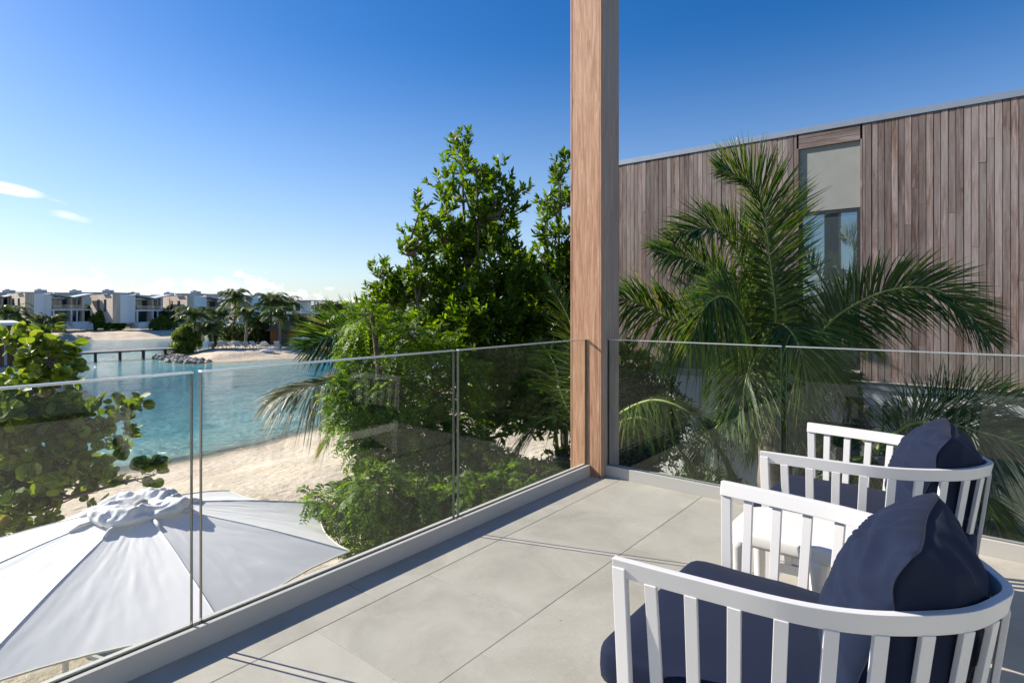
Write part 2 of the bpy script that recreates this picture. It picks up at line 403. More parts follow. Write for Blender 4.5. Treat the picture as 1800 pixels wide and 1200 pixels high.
def ground(P):
    dl = sdist(P, LAG)+.35*wob(P, .45, 1.0); di = sdist(P, ISL)+.25*wob(P, .8, 2.0)
    land = -dl
    z_main = np.where(land > 0, WATER+1.15*sstep(land/9.0)+.05*wob(P, .5, 3)*sstep(land/3), WATER-np.minimum(-land*.13, 2.6))
    z_isl = np.where(di > 0, WATER+.85*sstep(di/4.5), WATER-np.minimum(-di*.16, 2.6))
    # the flat ground the houses stand on, and low hills far off
    r = np.hypot(*P.T)
    hill = 14*np.exp(-((P[:, 0]+150)/230)**2-((P[:, 1]-900)/120)**2)*1.0
    hill2 = 17*np.exp(-((P[:, 0]-40)/420)**2-((P[:, 1]-1100)/140)**2)
    fine = .018*wob(P, 4.0, 5)*(r < 60)*sstep(land/1.5)
    return np.maximum(z_main, z_isl)+hill+hill2+fine, np.maximum(land, di), di
def axis(lo, hi, c, near, growth):
    out = [c]; s = near
    while out[-1] < hi: out.append(out[-1]+s); s *= growth if abs(out[-1]-c) > 26 else 1.0
    neg = [c]; s = near
    while neg[-1] > lo: neg.append(neg[-1]-s); s *= growth if abs(neg[-1]-c) > 26 else 1.0
    return np.array(sorted(set(neg+out)))
def axis2(lo, hi, a, b, s0, g):
    "spacing s0 between a and b, growing outside"
    mid = list(np.arange(a, b+s0, s0)); s = s0; up = [mid[-1]]
    while up[-1] < hi: s *= g; up.append(up[-1]+s)
    s = s0; dn = [a]
    while dn[-1] > lo: s *= g; dn.append(dn[-1]-s)
    return np.array(sorted(dn[1:]+mid+up[1:]))
gx = axis2(-4000, 4000, -95, 15, .45, 1.16)
gy = axis2(-300, 6000, 2, 182, .45, 1.16)
GX, GY = np.meshgrid(gx, gy, indexing='ij'); PP = np.stack([GX.ravel(), GY.ravel()], 1)
Z, LANDD, DI = ground(PP)
me = grid_mesh(np.stack([GX, GY, Z.reshape(GX.shape)], -1), 'ground')
at = me.attributes.new('inland', 'FLOAT', 'POINT'); at.data.foreach_set('value', LANDD.astype(np.float32))
def sandmat():
    t = NT('sand_ground'); v = t.tc.outputs['Object']
    a = t.N.new('ShaderNodeAttribute'); a.attribute_name = 'inland'
    n1 = t.noise(v, .6, 5, .6); n2 = t.noise(v, 5, 5, .65); n3 = t.noise(v, 60, 3, .7)
    c = t.ramp(n1, [(.35, (.52, .43, .32)), (.65, (.64, .55, .43))])
    c = t.mixc(t.ramp(n2, [(.4, (.35,)*3), (.55, (0,)*3)]), c, (.40, .32, .235))
    c = t.mixc(t.ramp(n3, [(.35, (.4,)*3), (.5, (0,)*3)]), c, (.36, .29, .21))
    # wet edge at the waterline
    wet = t.N.new('ShaderNodeMapRange'); wet.inputs[1].default_value = .9; wet.inputs[2].default_value = .1; t.L.new(a.outputs['Fac'], wet.inputs[0])
    c = t.mixc(t.math('MULTIPLY', wet.outputs[0], .55), c, (.30, .235, .16))
    gr = t.N.new('ShaderNodeMapRange'); gr.inputs[1].default_value = 18; gr.inputs[2].default_value = 30; t.L.new(t.math('ADD', a.outputs['Fac'], t.math('MULTIPLY', t.math('SUBTRACT', n1, .5), 14.0)), gr.inputs[0])
    g = t.ramp(t.noise(v, .12, 6, .7), [(.35, (.05, .075, .025)), (.65, (.12, .13, .06))])
    c = t.mixc(gr.outputs[0], c, g)
    vo = t.N.new('ShaderNodeTexVoronoi'); vo.inputs['Scale'].default_value = 2.6; t.L.new(v, vo.inputs['Vector'])
    foot = t.ramp(vo.outputs['Distance'], [(.05, (0,)*3), (.45, (1,)*3)])
    h = t.math('ADD', t.math('MULTIPLY', n2, 1.0), t.math('MULTIPLY', foot, .5))
    b = t.bump(h, .9, .07); b = t.bump(n3, .5, .01, b)
    return t.set(c, .95, 0, b, .1)
M['sand'] = sandmat()
g = link('ground', me, M['sand'], smooth=True); g['kind'] = 'structure'
wx = axis2(-4000, 4000, -85, 12, .8, 1.2); wy = axis2(-40, 6000, 16, 178, .8, 1.2)
WX, WY = np.meshgrid(wx, wy, indexing='ij'); WP = np.stack([WX.ravel(), WY.ravel()], 1)
_, wl, _ = ground(WP)
P3 = np.stack([WX, WY, np.full(WX.shape, WATER)], -1)
me = grid_mesh(P3, 'water')
at = me.attributes.new('offshore', 'FLOAT', 'POINT'); at.data.foreach_set('value', (-wl).astype(np.float32))
def watermat():
    t = NT('lagoon_water'); v = t.tc.outputs['Object']
    a = t.N.new('ShaderNodeAttribute'); a.attribute_name = 'offshore'
    n1 = t.noise(t.coords('Object', (.5, 1.2, 1)), .10, 4, .6)
    d = t.math('ADD', a.outputs['Fac'], t.math('MULTIPLY', t.math('SUBTRACT', n1, .5), 7.0))
    dd = t.math('DIVIDE', d, 40.0, clamp=True)
    c = t.ramp(dd, [(0.0, (.30, .32, .25)), (.05, (.17, .33, .30)), (.14, (.075, .28, .29)), (.32, (.022, .175, .21)), (.6, (.010, .105, .155)), (1, (.007, .07, .12))])
    w1 = t.noise(t.coords('Object', (1, 2.0, 1)), 2.3, 4, .62, .4); w2 = t.noise(t.coords('Object', (1, 1.6, 1)), .5, 3, .5); w3 = t.noise(t.coords('Object', (1, 1.8, 1)), 7.0, 2, .5)
    b = t.bump(w2, 1, .55); b = t.bump(w1, 1, .24, b); b = t.bump(w3, .5, .04, b)
    t.set(c, .06, 0, b, .5); t.bsdf.inputs['IOR'].default_value = 1.33
    tr = t.N.new('ShaderNodeBsdfTransparent')
    al = t.N.new('ShaderNodeMapRange'); al.inputs[1].default_value = -.2; al.inputs[2].default_value = 1.6; al.inputs[3].default_value = .25; al.inputs[4].default_value = 1.0; t.L.new(a.outputs['Fac'], al.inputs[0])
    mx = t.N.new('ShaderNodeMixShader'); t.L.new(al.outputs[0], mx.inputs[0]); t.L.new(tr.outputs[0], mx.inputs[1]); t.L.new(t.bsdf.outputs[0], mx.inputs[2]); t.L.new(mx.outputs[0], t.out.inputs[0])
    return t.m
M['water'] = watermat()
w = link('water', me, M['water'], smooth=True); w['kind'] = 'structure'
def gz(x, y): return float(ground(np.array([[x, y]], float))[0][0])

# ------------------------------------------------------------------ balcony: slab, tiles, balustrades, post
H = EYE
U_IN = 3.898      # inner face of the right channel
V_IN = 2.285      # inner face of the left channel
CH = .084         # channel height
rot = ANG
slab = MB().box(-3.2, U_IN+.10, -3.6, V_IN+.10, -.34, -.016).build('balcony_slab', M['white_wall'], rz=rot); slab['kind'] = 'structure'
fl = MB().box(-3.2, U_IN-.001, -3.6, V_IN-.001, -.0155, -.006).build('floor', M['grout'], rz=rot); fl['kind'] = 'structure'
rows = [(V_IN, 2.054)]; v = 2.054
while v > -3.5: rows.append((v, v-.62)); v -= .62
offs = [1.62, 1.93, 1.61, 1.93+.3, 1.3, 1.75, 1.2, 1.9, 1.5, 1.7, 1.4]
gap = .0035
for k, (va, vb) in enumerate(rows):
    js = []
    x = offs[k % len(offs)]
    while x > -3.2: x -= 1.22
    while x < U_IN: js.append(x); x += 1.22
    if k == 1: js.append(1.31)
    js = sorted([-3.2]+[j for j in js if j > -3.1]+[U_IN])
    for a, b in zip(js[:-1], js[1:]):
        if b-a < .02: continue
        cx, cy = (a+b)/2, (va+vb)/2
        hx, hy = (b-a)/2-.0010, (va-vb)/2-(.0022 if k == 0 else .0013)
        dz = random.uniform(-.0006, .0004)
        mb = MB().box(-hx, hx, -hy, hy, -.0058, dz)
        mb.build('tile', M['tile'], fl, loc=(cx, cy, 0), bevel=.0009, seg=1)

def balustrade(label, length_pts, gaps, along, inner, start, end, group):
    pass
GT = .806*H       # top of the glass
def rail(label, axis_name, inner, a0, a1, gaps, seed):
    "axis_name 'u': runs along u at v=inner..; 'v': runs along v at u=inner.."
    base = uv((a0+a1)/2, inner+.035) if axis_name == 'u' else uv(inner+.035, (a0+a1)/2)
    root = empty('glass_balustrade', base, rot, label, 'balustrade', 'frameless glass balustrades of the balcony')
    half = (a1-a0)/2; mid = (a0+a1)/2
    def bx(mb, p0, p1, q0, q1, z0, z1):
        if axis_name == 'u': mb.box(p0, p1, q0, q1, z0, z1)
        else: mb.box(q0, q1, p0, p1, z0, z1)
        return mb
    q = -.035
    bx(MB(), -half, half, q, q+.022, -.004, CH).build('inner_channel', M['alu'], root, bevel=.0012, seg=1)
    bx(MB(), -half, half, q+.048, q+.070, -.014, CH).build('outer_channel', M['alu'], root, bevel=.0012, seg=1)
    bx(MB(), -half, half, q+.0225, q+.0475, -.010, CH-.030).build('channel_floor', M['gasket'], root)
    segs = []; s = a0+.004
    for (g0, g1) in gaps: segs.append((s, g0)); s = g1
    segs.append((s, a1-.004))
    for (s0, s1) in segs:
        p0, p1 = s0-mid, s1-mid
        gl = bx(MB(), p0+.003, p1-.003, -.0085, .0085, CH-.03, GT-.001)
        bx(MB(), p0, p1, -.0175, -.0095, CH-.03, CH-.006).build('gasket', M['gasket'], root)
        bx(MB(), p0, p1, .0095, .0125, CH-.03, CH-.006).build('gasket', M['gasket'], root)
        me = bpy.data.meshes.new('pane')
        # two broad faces only on the pane; its thin edges are a child with the dark green edge look
        pane = gl.build('glass_pane', M['glass'], root)
        bx(MB(), p0, p0+.003, -.0085, .0085, CH-.03, GT-.001).build('glass_edge', M['glass_edge'], pane); bx(MB(), p1-.003, p1, -.0085, .0085, CH-.03, GT-.001).build('glass_edge', M['glass_edge'], pane)
        bx(MB(), p0-.002, p1+.002, -.0125, .0125, GT, GT+.0075).build('top_cap', M['cap'], root, bevel=.001, seg=1)
    return root
rail('long glass balustrade on the left in front of the lagoon and parasol', 'u', V_IN, -3.0, 3.829, [(-.475, -.443), (.946, .977), (2.368, 2.402)], 1)
rail('glass balustrade on the right in front of the palm and timber house', 'v', U_IN, -3.4, 2.187, [(-2.0, -1.97), (-.53, -.50), (.907, .936)], 2)
# post
PU, PV = 3.830, 2.188
post = empty('timber_post', uv(PU, PV), rot, 'tall square timber post standing in the corner where both balustrades meet', 'post')
wv, wu = .274, .285
MB().box(.012, wu-.012, .012, wv-.012, -.006, 5.2).build('core', M['post_shade'], post)
MB().box(.0, .0115, .016, wv-.014, -.004, 5.2).build('board', M['post'], post, bevel=.0012, seg=1)                       # sunlit face, in the warmer lit copy of the cedar
MB().box(.016, wu-.002, .0, .0115, -.004, 5.2).build('board', M['post_shade'], post, bevel=.0012, seg=1)                      # shaded face, its shade painted in with the duller copy
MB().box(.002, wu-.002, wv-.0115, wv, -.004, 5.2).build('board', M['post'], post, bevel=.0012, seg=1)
MB().box(wu-.0115, wu, .014, wv-.013, -.004, 5.2).build('board', M['post_shade'], post, bevel=.0012, seg=1)
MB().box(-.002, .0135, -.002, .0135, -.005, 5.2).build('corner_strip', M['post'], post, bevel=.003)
MB().box(-.002, .0135, wv-.0125, wv+.002, -.005, 5.2).build('corner_strip', M['post'], post, bevel=.003)

def add_bounce_wall():  # wall out of view, added so its sunlit render bounces warm light back
    root = empty('bounce_house_wall', uv(.3, -3.6), rot, 'unseen white house wall with glass doors beside the balcony, added to bounce warm light', 'house')
    MB().box(-3.5, -1.6, -.25, 0, 0, 2.95).build('wall', M['white_wall'], root); MB().box(2.2, 3.6, -.25, 0, 0, 2.95).build('wall', M['white_wall'], root)
    MB().box(-1.599, 2.199, -.25, 0, 2.35, 2.95).build('lintel', M['white_wall'], root)
    for x in (-1.598, .26, 2.12): MB().box(x, x+.07, -.16, -.10, .03, 2.349).build('door_frame', M['dark_metal'], root)
    for x in (-1.527, .331): MB().box(x, x+1.786, -.14, -.13, .03, 2.349).build('pane', M['window'], root)
    MB().box(-3.5, 3.6, -.3, .03, 2.951, 3.05).build('roof_edge', M['zinc'], root)
add_bounce_wall()

# ------------------------------------------------------------------ chairs
def catmull(pts, n):
    P = [Vector(p) for p in pts]; out = []
    for i in range(len(P)-1):
        p0 = P[max(i-1, 0)]; p1 = P[i]; p2 = P[i+1]; p3 = P[min(i+2, len(P)-1)]
        for k in range(n):
            t = k/n
            out.append(.5*((2*p1)+(-p0+p2)*t+(2*p0-5*p1+4*p2-p3)*t*t+(-p0+3*p1-3*p2+p3)*t**3))
    out.append(P[-1]); return out
ARM = .69
prof = [(0, .405), (.2, .388), (.38, .366), (.50, .328), (.60, .262), (.69, .170), (.742, .065)]
FRONT = .375      # front tips at local y = +FRONT, back at FRONT-.735
def u_path(z, inset):
    r = [Vector((-(w-inset), FRONT-s-(inset*.2 if s < .3 else 0)+inset*max(0, (s-.45)/.28), z)) for s, w in prof]
    l = [Vector((-p.x, p.y, p.z)) for p in r][::-1]
    back = Vector((0, FRONT-.757+inset, z))
    return catmull(r+[back]+l, 10)
def sweep_rect(path, t, h, lean=.10):
    "rectangular section, t thick horizontally, h tall, hanging below the path; leaning so that the face is square to the splayed slats"
    pts = []
    n = len(path)
    for i, p in enumerate(path):
        d = (path[min(i+1, n-1)]-path[max(i-1, 0)]); d.z = 0; d.normalize()
        out = Vector((d.y, -d.x, 0))
        if out.dot(Vector((p.x, p.y-.0, 0))) < 0 and i < 0: out = -out
        pts.append((p, out))
    V = []; Fc = []
    for i, (p, o) in enumerate(pts):
        V += [p-o*t, p, p-o*(lean*h)+Vector((0, 0, -h)), p-o*(t+lean*h)+Vector((0, 0, -h))]
    for i in range(n-1):
        for k in range(4):
            a = i*4+k; b = i*4+(k+1) % 4; Fc.append((a, b, b+4, a+4))
    Fc.append((3, 2, 1, 0)); e = (n-1)*4; Fc.append((e, e+1, e+2, e+3))
    return MB().add(V, Fc)
def path_at(path, s):
    acc = 0
    for a, b in zip(path[:-1], path[1:]):
        l = (b-a).length
        if acc+l >= s: return a.lerp(b, (s-acc)/l), (b-a).normalized()
        acc += l
    return path[-1], (path[-1]-path[-2]).normalized()
def plen(path): return sum((b-a).length for a, b in zip(path[:-1], path[1:]))
def fbm(x, y, z, o=4): return noise.fractal(Vector((x, y, z)), 1.0, 2.0, o)
def pillow_mesh(Wd, Ht, T, seed):
    n = 72; s = np.linspace(-1, 1, n)
    verts = np.zeros((2, n, n, 3))
    for side in (0, 1):
        sg = 1 if side == 0 else -1
        for i, a in enumerate(s):
            for j, b in enumerate(s):
                ea = 1-.045*math.cos(b*math.pi/2)**1; eb = 1-.045*math.cos(a*math.pi/2)
                rc = 1-.055*(abs(a)*abs(b))**5; x = a*Wd/2*ea*rc; z = b*Ht/2*eb*rc
                q = max(0, (1-abs(a)**2.4))**.62*max(0, (1-abs(b)**2.4))**.62
                # folds running in from corners and gathered seams
                r = min(1-abs(a), 1-abs(b))
                e = math.exp(-r*3.0)
                ang = math.atan2(b*1.1, a)
                fold = .012*math.sin(ang*13+seed+3*fbm(a*1.5, b*1.5, seed))*e*min(1, r*14)
                f2 = (.026 if sg > 0 else .016)*(1-2.4*abs(fbm(a*.8+seed+b*.5, b*2.3-a*1.1, sg*1.7+seed, 2)))*q**.6
                f3 = .0025*math.sin((a*5+b*9)+4*fbm(a*2, b*2, seed+5))*q
                verts[side, i, j] = (x, sg*(T/2*(.66 if sg > 0 else 1)*q+fold*(q**.4)+f2+f3)+.004*math.sin(a*4+seed)*(1-q)+.004*math.sin(b*4+seed*2)*(1-q), z)
    # weld the rim
    rim = np.zeros((n, n), bool); rim[0, :] = rim[-1, :] = True; rim[:, 0] = rim[:, -1] = True
    avg = (verts[0]+verts[1])/2
    verts[0][rim] = avg[rim]; verts[1][rim] = avg[rim]
    idx = np.arange(n*n).reshape(n, n)
    q0 = np.stack([idx[:-1, :-1], idx[1:, :-1], idx[1:, 1:], idx[:-1, 1:]], -1).reshape(-1, 4)
    q1 = q0[:, ::-1]+n*n
    me = bpy.data.meshes.new('pillow'); fast_mesh(me, verts.reshape(-1, 3), np.concatenate([q0, q1]))
    bm = bmesh.new(); bm.from_mesh(me); bmesh.ops.remove_doubles(bm, verts=bm.verts, dist=1e-5); bmesh.ops.recalc_face_normals(bm, faces=bm.faces); bm.to_mesh(me); bm.free()
    loop = [avg[i, 0] for i in range(n)]+[avg[-1, j] for j in range(n)]+[avg[i, -1] for i in range(n-1, -1, -1)]+[avg[0, j] for j in range(n-1, -1, -1)]
    return me, [Vector(p) for p in loop]
def seat_mesh():
    "thick seat cushion, square front corners, rounded back following the frame"
    def outline(k):
        pts = []
        m = 120
        for i in range(m):
            w = 2*math.pi*i/m; c, s = math.cos(w), math.sin(w)
            e = 20.0 if s > 0 else 3.2
            rr = (abs(c)**e+abs(s)**e)**(-1/e)
            pts.append((c*rr*(.342-k), s*rr*(.398-k)))
        return pts
    zs = [(0.0, .06), (.0, .022), (.008, .008), (.022, .002), (.052, 0), (.082, .001), (.096, .006), (.104, .014), (.108, .028), (.111, .07), (.114, .16), (.116, .26)]
    P = np.zeros((len(zs), 120, 3))
    for i, (z, k) in enumerate(zs):
        for j, (x, y) in enumerate(outline(k)):
            P[i, j] = (x, y+.066, z+(.004*fbm(x*7, y*7, 2) if z > .1 else 0))
    me = bpy.data.meshes.new('seat'); nz, m = P.shape[:2]
    V = P.reshape(-1, 3).tolist(); Fq = []
    for i in range(nz-1):
        for j in range(m): Fq.append((i*m+j, i*m+(j+1) % m, (i+1)*m+(j+1) % m, (i+1)*m+j))
    Fq.append(tuple(range(m))[::-1]); Fq.append(tuple((nz-1)*m+j for j in range(m)))
    me.from_pydata(V, [], Fq); me.update(); return me
SEAT_Z = .315
def make_chair(label, loc, seed, rz=0.0):
    root = empty('armchair', loc, rot+rz, label, 'armchair', 'white slatted armchairs with navy cushions')
    top = u_path(ARM, 0); low = u_path(.215, .056)
    sweep_rect(top, .021, .046, .2).build('arm_rail', M['white_metal'], root, bevel=.0022)
    sweep_rect(low, .020, .040, .0).build('seat_ring', M['white_metal'], root, bevel=.002)
    Lt, Ll = plen(top), plen(low)
    n = 19
    for k in range(n):
        fr = (k+1)/(n+1)
        a, d = path_at(top, Lt*fr); b, d2 = path_at(low, Ll*fr)
        o = Vector((d.y, -d.x, 0))
        a = a-o*.0125+Vector((0, 0, -.044)); b = b-o*.010+Vector((0, 0, -.002))
        MB().bar(a, b, d, .029, .013).build('slat', M['white_metal'], root, bevel=.0014)
    for sgn in (-1, 1):
        a = top[0 if sgn < 0 else -1].copy(); bpos = low[0 if sgn < 0 else -1].copy()
        a += Vector((-sgn*.0125, -.016, -.02)); foot = Vector((bpos.x+sgn*.012, bpos.y-.02, 0.0))
        MB().bar(a, foot, (0, 1, 0), .034, .021).build('leg', M['white_metal'], root, bevel=.002)
        p, d = path_at(low, Ll*(.5-.2*1) if sgn < 0 else Ll*(.7))
        MB().bar(p+Vector((0, 0.0, .0)), p+Vector((0, -.03, -.215)), d, .034, .021).build('leg', M['white_metal'], root, bevel=.002)
    MB().box(-.33, .33, -.012, .012, .185, .213).build('cross_bar', M['white_metal'], root, bevel=.002)
    MB().box(-.335, .335, -.22, .40, .216, SEAT_Z-.001).build('seat_pan', M['white_metal'], root, bevel=.008)
    s = link('seat_cushion', seat_mesh(), M['navy'], root, loc=(0, 0, SEAT_Z), smooth=True)
    return root
def make_pillow(label, cu, centre, tilt, seed, yaw=0.0):
    """centre: (x, y, z) in the frame of the chair standing at (cu, cv); pressed against the inside of its curved back"""
    me, loop = pillow_mesh(.56, .44, .34, seed)
    Mx = Matrix.Translation(Vector(centre)) @ Matrix.Rotation(yaw, 4, 'Z') @ Matrix.Rotation(tilt, 4, 'X')
    def press(p, off=0.0):
        q = Mx @ Vector(p)
        lim = float(np.interp(abs(q.x), [0, .065, .17, .262, .328, .366, .388], [-.382, -.367, -.315, -.225, -.125, -.005, .175]))+.030+.056*max(0, ARM-q.z)/(ARM-.215)+off
        k = min(1, max(0, (.84-q.z)/.12)); k = k*k*(3-2*k)
        if q.y < lim: q.y = q.y+(lim-q.y)*k*.97
        lo = SEAT_Z+.112
        if q.z < lo: q.z = lo+(q.z-lo)*.1
        return q-Vector(centre)
    for v in me.vertices: v.co = press(v.co)
    me.update()
    root = link('back_cushion', me, M['navy'], None, smooth=True)
    tag(root, label, 'cushion', 'navy back cushions leaning in the armchairs')
    b = uv(cu, cv); off = uv(centre[0], centre[1])
    root.location = (b.x+off.x, b.y+off.y, centre[2]); root.rotation_euler = (0, 0, rot)
    MB().tube([press(p, .001) for p in loop], .0019, 5, False).build('piping', M['navy_dark'], root, smooth=True)
    return root
c1u, c2u, cv = 1.646, 2.945, .680-FRONT
make_chair('nearest white slatted armchair with navy seat, cut off at lower right', uv(c1u, cv), 1)
make_chair('farther white slatted armchair behind the small table, beside the right glass', uv(c2u, cv), 2, R(-2))
make_pillow('plump navy back cushion in the nearest armchair', c1u, (.005, -.165, .605), R(19), 1.3, R(-2))
make_pillow('navy back cushion in the farther armchair by the glass', c2u, (.02, -.170, .605), R(20), 4.1, R(3))

# side table: moulded top with a rounded lip and six round-shouldered legs
def side_table():
    u0, u1, v0, v1 = 2.125, 2.455, .05, .70
    cu, cvv = (u0+u1)/2, (v0+v1)/2; hu, hv = (u1-u0)/2, (v1-v0)/2; zt = .497
    root = empty('side_table', uv(cu, cvv), rot, 'low cream plastic side table with rounded corners between the two armchairs', 'table')
    m = 96; rad = .095
    def outline(k):
        out = []
        for i in range(m):
            w = 2*math.pi*(i+.5)/m; c, s = math.cos(w), math.sin(w)
            q = i*4//m; sx = 1 if c > 0 else -1; sy = 1 if s > 0 else -1
            t = (w % (math.pi/2))
            out.append((sx*(hu-rad)+c*(rad-k), sy*(hv-rad)+s*(rad-k)))
        return out
    zs = [(-.052, .012), (-.052, .003), (-.040, .0), (-.014, .0), (-.005, .0025), (-.0012, .007), (0, .014), (.0004, .05)]
    V = []; Fq = []
    for (z, k) in zs: V += [(x, y, zt+z) for x, y in outline(k)]
    for i in range(len(zs)-1):
        for j in range(m): Fq.append((i*m+j, i*m+(j+1) % m, (i+1)*m+(j+1) % m, (i+1)*m+j))
    Fq.append(tuple((len(zs)-1)*m+j for j in range(m)))
    Fq.append(tuple(range(m))[::-1])
    MB().add(V, Fq).build('table_top', M['white_plastic'], root, smooth=True)
    for (uu, vv) in ((-1, .66), (1, .66), (-1, .40), (1, .40), (-1, .14), (1, .14)):
        x = uu*(hu-.034); y = vv-cvv
        pts = []
        prof_ = [(zt-.045, .050), (zt-.07, .036), (zt-.10, .027), (zt-.15, .0225), (.2, .020), (.004, .0165)]
        MB().tube([(x+uu*(.02*(1-z/zt)), y, z) for z, r in prof_], [min(r, .031) if z < zt-.05 else .033 for z, r in prof_], 20).build('leg', M['white_plastic'], root, smooth=True)
    return root
side_table()

# ------------------------------------------------------------------ parasol under the balcony
def parasol():
    cx, cy = -3.40, 5.24; Rr = 1.89; zr = -.98; za = -.50; base = gz(cx, cy)
    a0 = R(48.5)
    root = empty('parasol', (cx, cy, base), 0, 'big white octagonal parasol below the balcony seen from above', 'parasol')
    dz = -base
    vt = [Vector((math.cos(a0+k*math.pi/4)*Rr, math.sin(a0+k*math.pi/4)*Rr, zr+dz)) for k in range(8)]
    for k in range(8):
        A, B = vt[k], vt[(k+1) % 8]; O = Vector((0, 0, za+dz))
        n = 56; P = np.zeros((n, n, 3))
        for i in range(n):
            t = .10+.90*i/(n-1)
            for j in range(n):
                s = j/(n-1); e = O.lerp(A.lerp(B, s), t)
                bow = 4*s*(1-s)
                mid = A.lerp(B, .5); inn = Vector((-mid.x, -mid.y, 0)).normalized()
                e = e+inn*(.15*bow*t**3)
                # fabric sag and drag wrinkles
                wr = .0015*math.sin(s*26+6*fbm(s*3, t*3, k))*t*(1-t)*3+.005*fbm(s*7+k*3, t*2.2, k*1.7, 3)*bow+.0025*abs(fbm(s*16+k, t*6, k*2.1, 3))*bow
                e.z += -.035*bow*(t-.1)*(1.1-t)*2.2 + .055*math.sin(math.pi*t)*.6 + wr
                P[i, j] = e
        pn = link('canopy_panel', grid_mesh(P, 'panel'), M['canopy'], root, smooth=True)
        MB().tube([Vector(P[-1, j]) for j in range(n)], .007, 6, False).build('hem', M['cream'], pn, smooth=True)
        seam = [Vector(P[i, 0])+Vector((0, 0, .003)) for i in range(n)]
        MB().tube(seam, .004, 5, False).build('seam', M['canopy'], pn, smooth=True)
        rib_end = vt[k]*1.0
        MB().tube([Vector((0, 0, za+dz-.10)), Vector(P[n//2, 0])+Vector((0, 0, -.05)), rib_end+Vector((0, 0, -.02))], .013, 8).build('rib', M['hut_wood'], root, smooth=True)
        # short strap beside the cap
        a = Vector(P[0, 0]).lerp(Vector(P[7, 0]), .75)+Vector((0, 0, .008)); b = Vector(P[11, 0])+Vector((0, 0, .008))
        MB().tube([a, a.lerp(b, .6)+Vector((0, 0, .016)), b], [.020, .016, .007], 8).build('strap', M['canopy'], root, smooth=True)
    # crumpled vent cap
    nu, nv = 120, 34; P = np.zeros((nu, nv, 3))
    for i in range(nu):
        w = 2*math.pi*i/nu
        for j in range(nv):
            t = j/(nv-1)               # 0 centre .. 1 hem
            c_ = max(0, (t-.80)/.20); rr = .345*min(1, t/.80)*(1+.07*math.sin(w*3+1)+.04*math.sin(w*5+2))+.028*math.sin(math.pi*min(1, c_))
            z = .030+.060*math.sin(math.pi*.5*min(1, t/.62))**1.3-.030*max(0, (t-.6)/.2)*(t < .8)-.030*(t >= .8)-.085*c_
            cxn, cyn = math.cos(w)*t*2.1, math.sin(w)*t*2.1
            rid = 1-abs(fbm(cxn*.9+2, cyn*.9, 3.3, 1))*3.4; rid2 = 1-abs(fbm(cxn*1.9+5, cyn*1.9, 7.1, 2))*3.0
            k_ = min(1, max(0, t-.15)*3)
            P[i, j] = (math.cos(w)*(rr+.022*rid2*t), math.sin(w)*(rr+.022*rid*t), za+dz-.055+z+(.028*rid+.018*rid2)*k_*(1-.55*c_))
    link('vent_cap', grid_mesh(P, 'cap', closed_u=True), M['canopy'], root, smooth=True)
    MB().tube([(0, 0, za+dz-.1), (0, 0, za+dz-.01), (0, 0, za+dz+.025), (0, 0, za+dz+.045)], [.05, .06, .055, .02], 20).build('finial', M['deck'], root, smooth=True)
    MB().tube([(0, 0, 0.05), (0, 0, za+dz)], .035, 14).build('pole', M['hut_wood'], root, smooth=True)
    MB().box(-.45, .45, -.45, .45, 0, .08).build('base_plate', M['white_wall'], root, bevel=.01)
parasol()
# dining table and chairs glimpsed under its near edge
def under_table():
    b = gz(-5.0, 6.5)
    r = empty('garden_table', (-5.0, 6.5, b), R(-20), 'glass-topped garden table with white legs glimpsed under the parasol', 'table')
    MB().box(-.8, .8, -.45, .45, .72, .735).build('table_top', M['glass'], r)
    for sx in (-1, 1):
        for sy in (-1, 1): MB().bar((sx*.72, sy*.38, .718), (sx*.76, sy*.42, 0), (1, 0, 0), .05, .05).build('leg', M['white_metal'], r, bevel=.003)
    MB().box(-.76, .76, -.40, -.36, .68, .717).build('apron', M['white_metal'], r); MB().box(-.76, .76, .36, .40, .68, .717).build('apron', M['white_metal'], r)
    def gchair(x, y, rz, lab):
        c = empty('garden_chair', (x, y, gz(x, y)), rz, lab, 'chair', 'white garden chairs under the parasol')
        MB().box(-.24, .24, -.23, .23, .42, .45).build('seat', M['white_metal'], c, bevel=.006)
        MB().box(-.24, .24, -.26, -.235, .46, .86).build('backrest', M['white_metal'], c, bevel=.006)
        for sx in (-1, 1):
            for sy in (-1, 1): MB().bar((sx*.21, sy*.2, .42), (sx*.24, sy*.25, 0), (1, 0, 0), .03, .03).build('leg', M['white_metal'], c)
    gchair(-4.5, 5.75, R(10), 'white garden chair on the balcony side of the glass table')
    gchair(-5.9, 5.9, R(-50), 'white garden chair at the left end of the glass table')
under_table()

